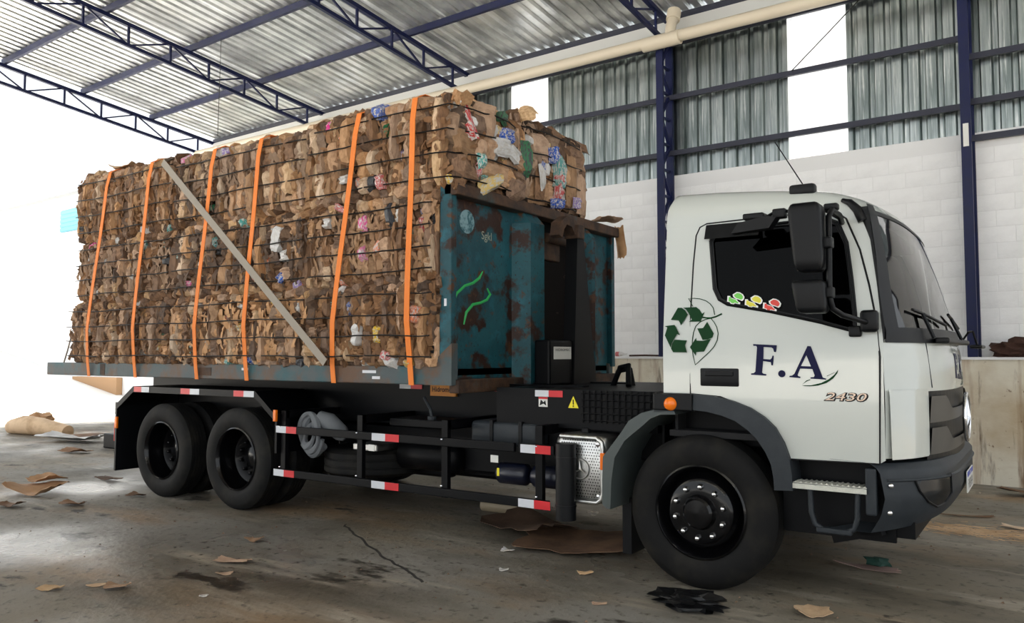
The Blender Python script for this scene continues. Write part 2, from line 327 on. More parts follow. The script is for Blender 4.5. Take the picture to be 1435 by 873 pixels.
# rain pipe
p=thing('rain_pipe','cream plastic rain pipe running along the top of the wall','pipe',WP(-5,0.12,6.2))
WB().tube([WP(-17,0.12,6.36),WP(-8,0.12,6.27),WP(6.4,0.12,6.24)],0.088,14).build('pipe_run','pvc',p,60)
WB().tube([WP(-5.05,0.12,6.245),WP(-4.45,0.12,6.245)],0.108,14).build('coupling','pvc',p,60)
WB().tube([WP(-4.62,0.12,6.24),WP(-4.60,0.10,6.45),WP(-4.60,0.02,6.60)],0.08,14).build('riser','pvc',p,60)
WB().tube([WP(-4.60,0.03,6.56),WP(-4.60,-0.02,6.72)],0.105,14).build('socket','pvc',p,60)
WB().tube([WP(-5.0+0.09*math.cos(a),0.12+0.092*math.sin(a),6.245+0.0*a) for a in [0,1]],0.01,4).build('clamp','wire',p)
tag(WB().tube([WP(-1.6,-0.15,6.6),WP(-2.4,-0.22,5.95),WP(-2.95,-0.28,5.52)],0.008,5).build('slack_cable','wire'),'thin dark cable hanging slantwise across the translucent wall sheet','cable')
WB().tube([WP(-12.0,2.8,7.14),WP(-12.05,2.8,5.4)],0.005,5).build('hanging_wire','wire',ce)
# rubbish on the ledge, and a bottle
def blob(mb,c,r,seed,n=2,sc=(1,1,1),amp=0.3):
    bmm=bmesh.new(); bmesh.ops.create_icosphere(bmm,subdivisions=n,radius=1); q=random.Random(seed)
    for v in bmm.verts:
        k=1+q.uniform(-amp,amp); v.co=Vector((c[0]+v.co.x*r*sc[0]*k,c[1]+v.co.y*r*sc[1]*k,max(c[2]+v.co.z*r*sc[2]*k,c[2]-r*sc[2]*0.75)))
    bmm.verts.index_update(); mb.add([v.co[:] for v in bmm.verts],[[v.index for v in f.verts] for f in bmm.faces]); bmm.free(); return mb
q=WP(-0.30,-0.18,1.59)
tag(blob(MB(),q,0.30,4,3,(1.0,0.45,0.42),0.30).build('rubble_heap','earth'),'dark brown rubble heap on the ledge at the right edge','rubble')
b=WB(); b.tube([WP(-5.72,-0.12,1.54),WP(-5.60,-0.12,1.54),WP(-5.55,-0.12,1.54),WP(-5.50,-0.12,1.54)],[0.035,0.035,0.015,0.015],10)
t=thing('plastic_bottle','small clear bottle with red label lying on ledge beside container','bottle',WP(-5.6,-0.12,1.50)); b.build('bottle_body','cw',t,40)
WB().tube([WP(-5.69,-0.12,1.54),WP(-5.63,-0.12,1.54)],0.037,10).build('bottle_label','cr',t)
tag(WB().tube([WP(-5.45,-0.1,1.515),WP(-5.2,-0.14,1.52),WP(-4.95,-0.1,1.515)],0.014,6).build('stick','earth'),'thin brown stick lying on the ledge beside the bottle','stick')
# outside: wall, building
ow=WB().wbox(-62,-18.5,-2.6,-2.2,-0.3,5.42).build('yard_wall','outwall'); tag(ow,'whitewashed yard wall in full sun beyond the open end','wall')
ob=thing('outdoor_building','white sunlit building with blue shutter above the yard wall','building',WP(-32,-5,0))
WB().wbox(-62,-19,-9,-3.2,0,7.5).build('facade','outwall',ob)
WB().wbox(-62,-18.5,-9.3,-2.9,7.5,7.62).build('roof_edge','outroof',ob)
sh=WB().wbox(-31.2,-28.8,-3.22,-3.12,6.15,6.98).build('shutter','shutter',ob)
for i in range(5):
    WB().wbox(-31.2,-28.8,-3.12,-3.09,6.18+i*0.16,6.29+i*0.16).build('shutter_slat','shutter',sh)
kb=WB().wbox(-27.5,-24.6,-2.19,-2.0,0.10,0.80).build('kerb_block','tan'); tag(kb,'tan block at the foot of the sunlit yard wall','kerb')
# ------------------------------------------------------------------ truck
YC=6.25
def Ws(z): return interp(z,[0.8,1.6,2.40,2.45],[1.195,1.20,1.112,1.105])
def Xc(z): return interp(z,[0.85,1.28,1.5,1.66,1.82,2.1,2.38,2.5],[-.535,-.535,-.545,-.575,-.62,-.70,-.795,-.86])
def Bz(z): return interp(z,[0.9,1.5,1.66,1.9,2.2,2.42,2.5],[.285,.275,.235,.20,.135,.09,.07])
def front(t,z,off=0.0): return (Xc(z)-Bz(z)*abs(t)**3+off,YC+t*Ws(z),z)
def Xe(z): return Xc(z)-Bz(z)
def near(x,z,off=0.0): return (x,YC-Ws(z)-off,z)
def far(x,z,off=0.0): return (x,YC+Ws(z)+off,z)
TR=thing('truck','white hook-lift truck with black chassis carrying the loaded container','truck',(-5,6.25,0))
XR=-2.185
# --- cab shell
door_o=[(-1.993,1.271),(-1.994,1.801),(-1.984,2.138),(-1.97,2.330),(-1.945,2.385),(-1.90,2.405),(-1.571,2.412),(-1.343,2.412),(-1.15,2.412),(-1.075,2.40),(-1.020,2.355),(-0.942,2.157),(-0.891,1.939),(-0.853,1.726),(-0.837,1.518),(-0.851,0.899),(-1.373,0.89),(-1.401,0.98),(-1.474,1.082),(-1.606,1.187),(-1.79,1.258)]
win=[(-1.87,2.290),(-1.842,2.340),(-1.755,2.362),(-1.385,2.366),(-1.12,2.366),(-1.065,2.335),(-1.014,2.207),(-0.986,1.987),(-0.966,1.771),(-0.959,1.661),(-1.165,1.725),(-1.466,1.799),(-1.743,1.854),(-1.801,1.889),(-1.836,1.961)]
side_o=[(XR,1.26),(XR,2.40),(-0.905,2.40),(Xe(2.2),2.2),(Xe(1.9),1.9),(Xe(1.66),1.66),(Xe(1.5),1.5),(Xe(0.92),0.92),(-0.851,0.899)]+door_o[16:]
shell=MB()
panel(shell,side_o,[door_o[:]],0.06,lambda x,z:near(x,z))
panel(shell,side_o,[win],0.10,lambda x,z:far(x,z))
# front lower body (windscreen base down to bumper), grille opening left out
ZW=1.62
def frontpanel(t0,t1,z0,z1,nu,nv,off=0.0,mb=None): return (mb or shell).grid(lambda a,b:front(t0+(t1-t0)*a,z0+(z1-z0)*b,off),nu,nv)
frontpanel(-1,1,1.31,ZW,40,6); frontpanel(-1,-0.70,0.93,1.31,10,6); frontpanel(0.70,1,0.93,1.31,10,6)
# roof dome
def roof(a,b,off=0.0):
    t=-1+2*a; x0=XR; x1=front(t,2.40)[0]; x=x0+(x1-x0)*b
    h=interp(x,[-2.2,-1.86,-1.57,-1.26,-1.05,-0.8],[0.265,0.25,0.225,0.19,0.16,0.14])
    e=max(0,1-abs(t)**15)**0.42; g=max(0,(b-0.70)/0.30); ee=max(0,1-g**2.2)**0.6; rr=1-0.22*max(0,(0.03-b)/0.03)**2
    return (x,YC+t*(Ws(2.40)+off),2.40+0.09*(1-t*t)*min(1,g*1.0+0)*0+h*e*ee*rr+off)
shell.grid(lambda a,b:roof(0.5-0.5*math.cos(PI*a),b),56,40)
shell.grid(lambda a,b:(lambda p:(p[0],p[1],2.40+(p[2]-2.40)*b))(roof(0.5-0.5*math.cos(PI*a),0.0)),56,3)
# rear wall
shell.add([near(XR,1.26),near(XR,1.6),near(XR,2.4),far(XR,2.4),far(XR,1.6),far(XR,1.26)],[(0,1,4,5),(1,2,3,4)])
CS=shell.build('cab_shell','white',TR,50)
# header between windscreen top and roof front
# --- door
dm=MB(); panel(dm,door_o,[win],0.05,lambda x,z:near(x,z,0.004))
DO=dm.build('door','white',TR,50)
def loop(pts,off,r,closed=True,n=6):
    P=[near(x,z,off) for x,z in pts]
    if closed: P.append(P[0])
    return MB().tube(P,r,n)
loop(door_o,0.001,0.0065).build('door_seal','black',DO)
gl=MB(); panel(gl,win,[],0.08,lambda x,z:near(x,z,-0.008)); M['sideglass']=glass('tinted_side_glass',(0.03,0.03,0.033),0.15); gl.build('side_window','sideglass',DO,60)
gl=MB(); panel(gl,win,[],0.15,lambda x,z:far(x,z,-0.008)); gl.build('far_side_window','sideglass',TR,60)
win_in=[(x+(-1.4-x)*0.045,z+(2.05-z)*0.06) for x,z in win]
fr=MB(); panel(fr,win,[win_in],0.06,lambda x,z:near(x,z,0.006)); fr.build('window_frame','black',DO)
loop(win,0.004,0.010).build('window_seal','black',DO)
cr=MB(); cr.tube([near(-1.70,1.242,0.000),near(-0.84,1.226,0.000)],0.004,6); cr.build('door_crease','white',DO)
# rain deflector above window
MB().grid(lambda a,b:near(-1.90+a*0.36,2.395-b*(0.10+0.0*a),0.012+0.03*b),10,3).build('rain_deflector','black',DO,60)
hd=MB(); hd.bbox(-1.923,-1.668,YC-1.2-0.012,YC-1.2+0.01,1.326,1.442,0.008); h=hd.build('door_handle','black',DO,40)
hd=MB(); hd.bbox(-1.89,-1.70,YC-1.2-0.022,YC-1.2-0.008,1.392,1.425,0.005); hd.build('handle_grip','black',DO)
# --- lettering on the door
def decal(name,polys,m,parent,off=0.0065,holes=()):
    mb=MB()
    for i,p in enumerate(polys): mb.prism(p,lambda x,z,d:near(x,z,d),off,off+0.0015,holes if i==0 else ())
    return mb.build(name,m,parent)
LF=[(-1.571,1.597),(-1.424,1.589),(-1.43,1.545),(-1.442,1.548),(-1.447,1.568),(-1.458,1.575),(-1.506,1.578),(-1.509,1.503),(-1.466,1.5),(-1.456,1.51),(-1.452,1.524),(-1.444,1.524),(-1.45,1.463),(-1.46,1.464),(-1.463,1.483),(-1.511,1.49),(-1.519,1.418),(-1.509,1.411),(-1.492,1.408),(-1.493,1.399),(-1.588,1.403),(-1.588,1.412),(-1.571,1.414),(-1.56,1.424),(-1.547,1.576),(-1.552,1.585),(-1.571,1.586)]
LA=[(-1.351,1.4),(-1.335,1.402),(-1.321,1.413),(-1.24,1.583),(-1.221,1.581),(-1.155,1.393),(-1.134,1.386),(-1.136,1.38),(-1.226,1.385),(-1.226,1.393),(-1.206,1.395),(-1.202,1.405),(-1.214,1.443),(-1.286,1.445),(-1.302,1.407),(-1.299,1.399),(-1.285,1.396),(-1.286,1.387),(-1.351,1.392)]
LH=[(-1.281,1.461),(-1.248,1.528),(-1.222,1.459)]
LDOT=[(-1.397+0.022*math.cos(k*PI/10),1.412+0.022*math.sin(k*PI/10)) for k in range(20)]
SWO=[(-1.279,1.343),(-1.223,1.345),(-1.165,1.36),(-1.121,1.383),(-1.089,1.41),(-1.07,1.436),(-1.066,1.441),(-1.071,1.42),(-1.096,1.387),(-1.134,1.36),(-1.184,1.343),(-1.229,1.338),(-1.261,1.339)]
TIC=[[(-1.133,1.402),(-1.085,1.426),(-1.087,1.423),(-1.13,1.4)],[(-1.275,1.349),(-1.251,1.373),(-1.228,1.38),(-1.228,1.376),(-1.248,1.368)]]
decal('letter_f',[LF],'navyletter',DO); decal('letter_a',[LA],'navyletter',DO,holes=[LH]); decal('full_stop',[LDOT],'navyletter',DO); decal('leaf_swoosh',[SWO]+TIC,'greenletter',DO)
ARR=[[(-2.13,1.765),(-2.083,1.845),(-2.055,1.844),(-2.032,1.827),(-2.011,1.797),(-2.056,1.727),(-2.075,1.759)],[(-2.046,1.844),(-1.954,1.846),(-1.93,1.827),(-1.912,1.799),(-1.895,1.811),(-1.921,1.748),(-2.002,1.749),(-1.982,1.762),(-2.007,1.808),(-2.025,1.832)],[(-2.174,1.723),(-2.102,1.73),(-2.062,1.66),(-2.083,1.668),(-2.102,1.636),(-2.119,1.606),(-2.126,1.577),(-2.17,1.66),(-2.154,1.713)],[(-2.099,1.631),(-2.012,1.624),(-2.025,1.592),(-2.012,1.545),(-2.109,1.546),(-2.123,1.57),(-2.115,1.603)],[(-1.943,1.703),(-1.903,1.705),(-1.876,1.745),(-1.83,1.668),(-1.838,1.642),(-1.867,1.629),(-1.904,1.627)],[(-1.991,1.579),(-1.949,1.641),(-1.946,1.623),(-1.9,1.621),(-1.848,1.633),(-1.894,1.55),(-1.948,1.547),(-1.951,1.524)]]
for a in ARR: decal('recycling_arrow',[a],'greenletter',CS,0.008)
for lf,rr in (([(-1.978,1.85),(-2.01,1.905),(-1.969,1.905),(-1.928,1.899),(-1.887,1.884),(-1.86,1.864),(-1.838,1.836),(-1.827,1.79)],0.0028),([(-1.911,1.776),(-1.878,1.771),(-1.851,1.77),(-1.818,1.778),(-1.779,1.796)],0.005),([(-1.851,1.766),(-1.83,1.742),(-1.811,1.709),(-1.801,1.668),(-1.806,1.623),(-1.827,1.582),(-1.857,1.55),(-1.901,1.511),(-1.956,1.463),(-1.97,1.521),(-1.976,1.573),(-1.975,1.625),(-1.969,1.677),(-1.954,1.719),(-1.927,1.744),(-1.891,1.761),(-1.851,1.768)],0.0028)):
    loop(lf,0.007,rr,False).build('leaf_outline','greenletter',CS)
M['numchrome']=mat('dark_chrome',(0.30,0.24,0.20),0.2,1.0)
v,f=text_poly('2430',0.066,0.25,0.0,0.000); mb=MB(); mb.add([near(-1.035+p[0]*1.75,1.278+p[1],0.008+(0.004 if False else 0)) for p in v],f); mb.build('model_number','numchrome',DO)
v,f=text_poly('2430',0.066,0.25,0.0,0.004); mb=MB(); mb.add([near(-1.033+p[0]*1.75,1.276+p[1],0.0062) for p in v],f); mb.build('model_number_shadow','black',DO)
# three truck-shaped stickers on the window
def sticker(x,z,m):
    cloud=[(-.012,.012),(-.016,.026),(-.004,.036),(.008,.046),(.026,.047),(.044,.040),(.054,.026),(.050,.010),(.040,.000),(.020,.004),(.004,.004)]
    lorry=[(-.052,-.026),(-.050,.008),(-.034,.010),(-.032,.002),(.004,-.002),(.014,-.012),(.026,-.016),(.024,-.026),(-.006,-.026),(-.012,-.034),(-.030,-.034),(-.036,-.026)]
    for nm,P,c in(('sticker_cloud',cloud,(.020,.024)),('sticker_lorry',lorry,(-.016,-.012))):
        mp=lambda k:[(x+c[0]+(a-c[0])*k,z+c[1]+(b-c[1])*k-0.25*(c[0]+(a-c[0])*k)) for a,b in P]
        mb=MB(); mb.prism(mp(1.12),lambda a,b,d:near(a,b,d),0.0068,0.0076); mb.build(nm+'_edge','stkw',DO)
        mb=MB(); mb.prism(mp(0.84),lambda a,b,d:near(a,b,d),0.0078,0.0084); mb.build(nm,m,DO)
sticker(-1.690,1.888,'stkg'); sticker(-1.574,1.862,'stky'); sticker(-1.458,1.836,'stkr')
# --- windscreen, pillar trim, cowl
M['screenglass']=glass('windscreen_glass',(0.50,0.53,0.52))
T=0.94
ztop=lambda t:2.40+0.0*t
sg=MB(); sg.grid(lambda a,b:front(-T+2*T*a,ZW+0.06+(2.385-ZW-0.06)*b,0.004),40,16); sg.build('windscreen','screenglass',TR,60)
tr=MB(); tr.grid(lambda a,b:front(0.91+0.09*a,ZW+(2.44-ZW)*b,0.006),4,16); tr.build('pillar_trim','black',TR,50)
tr=MB(); tr.grid(lambda a,b:front(-1+0.09*a,ZW+(2.44-ZW)*b,0.006),4,16)
po=[(-0.965,2.42),(-0.935,2.36),(-0.885,2.22),(-0.848,1.937),(-0.815,1.60)]
def pil(a,b):
    z=1.60+(2.42-1.60)*b; xo=interp(z,[p[1] for p in po[::-1]],[p[0] for p in po[::-1]]); xi=Xe(min(z,2.40))+0.004
    return near(xo+(xi-xo)*a,z,0.010*min(1,4*a*(1.25-a)+0.3))
tr.grid(pil,5,20); tr.tube([(-1.045,YC-1.10,2.475),(-1.0,YC-1.112,2.455),(-0.955,YC-1.12,2.405),(-0.925,YC-1.125,2.33)],[0.012,0.022,0.028,0.028],8); tr.build('pillar_trim','black',TR,50)
cw=MB(); cw.grid(lambda a,b:front(-1+2*a,ZW-0.02+0.09*b,0.010),50,3); cw.build('cowl','black',TR,50)
sv=MB(); sv.grid(lambda a,b:front(-1+2*a,2.375+0.03*b,0.007),50,2); sv.build('windscreen_seal','black',TR,50)
def front_open(t): return front(t,ZW)
for t0,t1 in((-0.80,-0.18),(-0.10,0.50)):
    wmb=MB(); p0=front(t0+0.12,1.63,0.05); p1=front(t0+0.10,1.78,0.03); p2=front(t1,1.70,0.035)
    wmb.tube([p0,p1],0.012,6); o=wmb.build('wiper_arm','black',TR); wmb=MB(); wmb.tube([front(t0,1.80,0.03),p1,front(t0+0.45,1.72,0.03)],0.010,6); wmb.build('wiper_blade','black',o)
wm=MB(); wm.bbox(-0.60,-0.52,5.5,6.9,1.60,1.635,0.01); wm.build('wiper_cowl_vent','black',TR)
fm=MB(); fm.tube([front(0.55,1.62,0.03),front(0.55,1.70,0.10),front(0.45,1.70,0.12),front(0.40,1.60,0.12)],0.008,6); fm.bbox(-0.50,-0.42,6.6,6.95,1.575,1.60,0.01); fm.build('front_kerb_mirror','black',TR)
# header panel over windscreen (white) closes the gap under the roof front
hp=MB(); hp.grid(lambda a,b:front(-1+2*a,2.40+0.0*b,0.0),40,1)
# --- cab interior
it=MB(); it.box(XR+0.02,XR+0.04,YC-1.05,YC+1.05,1.0,2.36); it.grid(lambda a,b:(XR+0.03+(front(-0.9+1.8*b,2.38)[0]-0.10-XR)*a,YC-1.06+2.12*b,2.355),6,10)
panel(it,[(x*0.985-0.02,z*0.995) for x,z in door_o],[win],0.15,lambda x,z:near(x,z,-0.035)); panel(it,[(x*0.985-0.02,z*0.995) for x,z in door_o],[win],0.15,lambda x,z:far(x,z,-0.035)); it.box(XR,-0.75,YC-1.1,YC+1.1,0.98,1.02)
it.build('cab_lining','interior',TR)
db=MB(); db.grid(lambda a,b:(lambda p:(p[0]-0.03-0.30*b,p[1],p[2]-0.02+0.02*b))(front(-0.93+1.86*a,1.62)),20,3); db.box(-0.98,-0.86,YC-1.05,YC+1.05,1.05,1.60); db.build('dashboard','interior',TR)
for yy in(5.62,6.85):
    s=MB(); s.bbox(-1.75,-1.25,yy-0.25,yy+0.25,1.25,1.42,0.04); s.bbox(-1.85,-1.70,yy-0.25,yy+0.25,1.40,2.05,0.05); s.bbox(-1.83,-1.73,yy-0.14,yy+0.14,2.06,2.26,0.04); s.build('seat','interior',TR,50)
st=MB(); st.tube([(-1.15-0.08*math.sin(a),5.62+0.21*math.cos(a),1.62+0.19*math.sin(a)) for a in [k*PI/12 for k in range(25)]],0.016,8); st.tube([(-1.15,5.62,1.62),(-0.95,5.62,1.5)],0.03,8); st.build('steering_wheel','interior',TR,60)
# --- grille and front lettering
gr=MB(); gr.grid(lambda a,b:front(-0.72+1.44*a,0.88+0.45*b,-0.004),24,3); gr.build('grille_backing','black',TR)
M['grille']=mat('bronze_grey_grille',(0.075,0.070,0.062),0.45)
for z0,z1 in((0.93,1.09),(1.12,1.28)):
    g=MB()
    for sgn in(-1,1):
        ts=[0.70,0.36,0.16,0.0]; zs=[(z0,z1),(z0,z1-0.01),(z0,z0+0.07),(z0,z0+0.07)]
        def gf(a,b,sg=sgn):
            t=0.70*(1-a); lo=z0; hi=interp(t,[0,0.42,0.52,0.70],[z0+0.075,z0+0.075,z1,z1]); return front(sg*t,lo+(hi-lo)*b,0.004+0.012*b)
        g.grid(gf,24,3)
    g.build('grille_bar','grille',TR,50)
# star emblem on the grille
def star(o,r,ax,ay,nrm,name,parent,m):
    mb=MB(); o=Vector(o); ax=Vector(ax);ay=Vector(ay);n=Vector(nrm)
    mb.tube([o+ax*(r*math.cos(k*PI/18))+ay*(r*math.sin(k*PI/18)) for k in range(37)],r*0.09,8)
    for k in range(3):
        a=PI/2+k*2*PI/3; tip=o+ax*(r*math.cos(a))+ay*(r*math.sin(a)); l=o+ax*(r*0.16*math.cos(a+PI/3))+ay*(r*0.16*math.sin(a+PI/3)); q=o+ax*(r*0.16*math.cos(a-PI/3))+ay*(r*0.16*math.sin(a-PI/3))
        mb.add([tip+n*0.004,l,q,o+n*r*0.14],[(0,1,3),(0,3,2),(0,2,1)])
    return mb.build(name,m,parent,50)
star(front(0,1.11,0.035),0.155,(0,1,0),(0,0,1),(1,0,0),'star_emblem',TR,'chrome')
fn=lambda t0,sx:(lambda x,z,d:front(t0+(x+1.35)*sx/1.2,1.45+(z-1.49)*0.85,0.002+d))
for nm,P,H in(('front_letter_f',LF,()),('front_letter_a',LA,[LH]),('front_full_stop',LDOT,())):
    mb=MB(); mb.prism(P,fn(0.0,0.95),0.0,0.002,H); mb.build(nm,'navyletter',CS)
mb=MB(); mb.prism(SWO,fn(0.0,0.95),0.0,0.002); mb.build('front_leaf_swoosh','greenletter',CS)
pr=MB(); pr.tube([front(-0.66,1.33,0.001),front(-0.68,1.60,0.001)],0.004,6); pr.tube([front(0.66,1.33,0.001),front(0.68,1.60,0.001)],0.004,6); pr.build('front_flap_gap','grey',CS)
# projecting corner deflector panels (white) below the flap
for sg in(-1,1):
    c=MB(); c.grid(lambda a,b:front(sg*(0.71+0.285*a),0.925+0.40*b,0.030*math.sin(PI*min(1,max(0.0,a*1.0+0.02))*0.5+PI*0.5*0)*(1-0.4*b)),14,8); c.build('corner_panel','white',TR,60)
# --- bumper
def bump(t,z,off=0.0):
    xc=interp(z,[0.48,0.60,0.70,0.86,0.92],[-.64,-.55,-.51,-.51,-.58]); b=interp(z,[0.48,0.9],[0.28,0.35])
    return (xc-b*abs(t)**5.0+off,YC+t*1.205,z)
def bz0(t): return 0.50+0.10*(1-abs(t)**2)
bp=MB(); bp.grid(lambda a,b:(lambda t:bump(t,bz0(t)+(0.90-bz0(t))*b))(-1+2*a),50,14); bp.grid(lambda a,b:(lambda p:(p[0]-b*0.22,p[1],p[2]+0.01*b))(bump(-1+2*a,0.90)),50,2); bp.grid(lambda a,b:(lambda p:(p[0]-b*0.25,p[1],p[2]))(bump(-1+2*a,bz0(-1+2*a))),50,2)
BU=bp.build('bumper','grey',TR,40)
c=MB(); c.grid(lambda a,b:bump(-0.985+2*0.985*a,0.795+0.02*b,0.012*math.sin(PI*b)),50,4); c.build('bumper_ridge','grey',BU,60)
M['lampglass']=mat('smoked_lamp_lens',(0.004,0.005,0.006),0.18,spec=0.3)
hl=[(-0.885,0.80),(-0.62,0.815),(-0.615,0.70),(-0.66,0.645),(-0.74,0.635),(-0.82,0.675),(-0.87,0.74)]
l=MB(); panel(l,hl,[],0.03,lambda t,z:bump(t,z,0.006)); l.build('headlamp','lampglass',BU,60)
l=MB(); l.tube([bump(t,z,0.006) for t,z in hl+hl[:1]],0.007,6); l.build('headlamp_rim','black',BU)
hr=[(-t,z) for t,z in hl][::-1]; l=MB(); panel(l,hr,[],0.03,lambda t,z:bump(t,z,0.006)); l.build('headlamp','lampglass',BU,60)
for z in(0.62,0.775):
    for sg in(-1,):
        b=MB(); blob(b,bump(-0.975,z,-0.0),0.017,1,2,(1,1,1),0.0); b.build('bumper_bolt','chrome',BU,60)
px=-0.495
pb=MB(); pb.bbox(px-0.004,px+0.004,YC-0.20,YC+0.20,0.625,0.765,0.003); PL=pb.build('number_plate','plate',BU)
pb=MB(); pb.box(px+0.004,px+0.0055,YC-0.195,YC+0.195,0.728,0.760); pb.build('plate_band','plateblue',PL)
v,f=text_poly('FYE0H04',0.095); mb=MB(); mb.add([(px+0.0055,YC+p[0]*0.88,0.672+p[1]) for p in v],f); mb.build('plate_number','black',PL)
v,f=text_poly('BRASIL',0.028); mb=MB(); mb.add([(px+0.007,YC+p[0],0.744+p[1]) for p in v],f); mb.build('plate_country','plate',PL)
# --- steps
sp=MB(); sp.bbox(-1.345,-0.915,5.02,5.16,0.725,0.755,0.006); ST=sp.build('cab_step','grey',TR)
tm=MB(); tm.box(-1.34,-0.92,5.015,5.02,0.722,0.752)
for k in range(14):
    x=-1.33+k*0.03; tm.add([(x,5.025,0.757),(x+0.018,5.025,0.757),(x+0.026,5.15,0.757),(x+0.008,5.15,0.757),(x+0.009,5.03,0.766),(x+0.017,5.14,0.766)],[(0,1,4),(1,2,5,4),(2,3,5),(3,0,4,5)])
tm.box(-1.34,-0.92,5.02,5.155,0.755,0.7575); tm.build('step_tread','tread',ST)
MB().bbox(-0.93,-0.87,5.03,5.12,0.60,0.87,0.01).build('step_bracket','grey',ST)
ub=MB(); ub.tube([(-1.245,5.06,0.73),(-1.24,5.06,0.58),(-1.22,5.06,0.515),(-1.17,5.06,0.482),(-1.06,5.06,0.478),(-1.00,5.06,0.505),(-0.98,5.06,0.57),(-0.975,5.06,0.73)],0.017,8); ub.build('lower_step','grey',ST,60)
MB().bbox(-1.21,-1.01,5.035,5.085,0.468,0.50,0.008).build('lower_step_tread','grey',ST)
ud=MB(); ud.box(-1.45,-0.80,5.22,5.26,0.42,1.0); ud.box(-1.45,-0.70,5.24,7.25,0.45,0.55); ud.box(-2.15,-0.75,5.35,7.1,0.92,1.25); ud.box(-0.92,-0.80,5.2,7.3,0.55,0.95); ud.build('cab_underside','blackpaint',TR)
MB().beam((-1.15,5.25,0.40),(-0.86,5.15,0.50),0.05,0.05).build('spoiler_stay','blackpaint',TR)
# --- fenders
def arch(a0,a1,ri,ro,y0,y1,cx,cz,n=20,sq=1.0):
    mb=MB(); vs=[];fs=[]
    for i in range(n+1):
        a=a0+(a1-a0)*i/n; c,s=math.cos(a),math.sin(a); k=sq
        for rr,y in((ri,y0),(ro,y0+0.015),(ro,y1),(ri,y1)): vs.append((cx+rr*c,y,cz+rr*s))
    for i in range(n):
        for j in range(4): fs.append((i*4+j,i*4+(j+1)%4,(i+1)*4+(j+1)%4,(i+1)*4+j))
    fs.append((0,1,2,3)); fs.append((n*4+3,n*4+2,n*4+1,n*4)); return mb.add(vs,fs)
def strip(outer,inner,y0,y1):
    mb=MB(); n=len(outer); vs=[]; fs=[]
    for (ox,oz),(ix,iz) in zip(outer,inner): vs+=[(ix,y0,iz),(ox,y0+0.01,oz),(ox,y1,oz),(ix,y1,iz)]
    for i in range(n-1):
        for j in range(4): fs.append((i*4+j,i*4+(j+1)%4,(i+1)*4+(j+1)%4,(i+1)*4+j))
    fs+=[(0,1,2,3),((n-1)*4+3,(n-1)*4+2,(n-1)*4+1,(n-1)*4)]; return mb.add(vs,fs)
FO=[(-2.235,1.268),(-1.97,1.272),(-1.82,1.262),(-1.70,1.235),(-1.589,1.195),(-1.50,1.14),(-1.436,1.079),(-1.385,0.99),(-1.354,0.90),(-1.338,0.80),(-1.336,0.705)]
FI=[(-2.235,1.145),(-1.97,1.170),(-1.868,1.162),(-1.77,1.142),(-1.681,1.111),(-1.605,1.06),(-1.547,1.007),(-1.495,0.93),(-1.462,0.859),(-1.448,0.78),(-1.443,0.70)]
strip(FO,FI,5.0,5.55).build('wheel_arch','grey',TR,40)
GO=[(-2.10,1.170),(-2.22,1.165),(-2.33,1.135),(-2.426,1.077),(-2.48,1.0),(-2.56,0.90),(-2.625,0.82),(-2.632,0.66),(-2.632,0.49),(-2.60,0.465)]
GI=[(-2.08,1.135),(-2.189,1.13),(-2.26,1.10),(-2.32,1.048),(-2.40,0.985),(-2.454,0.939),(-2.53,0.82),(-2.556,0.66),(-2.563,0.50),(-2.565,0.465)]
strip(GO,GI,5.0,5.55).build('mudguard','guardgrey',TR,40)
MB().bbox(-2.235,-1.96,4.985,5.03,1.16,1.275,0.01).build('arch_box','black',TR)
b=MB(); b.lathe([(0.0,-0.035),(0.03,-0.03),(0.042,-0.01),(0.045,0.0)],(-2.11,4.985,1.205),20); b.build('marker_lamp','amber',TR,60)
b=MB(); b.box(-2.62,-2.55,5.3,5.9,0.1,0.5); b.build('mud_flap','black',TR)
# --- mirrors
def mirror(x0,x1,y0,y1,z0,z1,name,parent=None):
    mb=MB(); bmm=bmesh.new(); bmesh.ops.create_cube(bmm,size=1); bmesh.ops.bevel(bmm,geom=bmm.edges[:],offset=0.18,segments=4,affect='EDGES',profile=0.5)
    for v in bmm.verts:
        zz=v.co.z; k=1-0.16*(0.5-zz) ; v.co=Vector(((x0+x1)/2+(x1-x0)*v.co.x*k+0.02*(0.5-zz),(y0+y1)/2+(y1-y0)*v.co.y*k,(z0+z1)/2+(z1-z0)*zz))
    bmm.verts.index_update(); mb.add([v.co[:] for v in bmm.verts],[[v.index for v in f.verts] for f in bmm.faces]); bmm.free(); return mb.build(name,'black',parent or TR,40)
ma=MB(); ma.tube([near(-1.04,2.33,0.02),(-1.02,4.95,2.35),(-1.03,4.80,2.36),(-1.04,4.765,2.32),(-1.045,4.76,1.86),(-1.03,4.77,1.79),(-0.99,4.82,1.755),(-0.90,4.98,1.72),(-0.87,5.04,1.71)],0.017,8); MA=ma.build('mirror_arm','black',TR,60)
mirror(-1.255,-1.065,4.66,4.84,2.005,2.40,'main_mirror',MA); mirror(-1.245,-1.055,4.67,4.83,1.765,1.955,'wide_angle_mirror',MA)

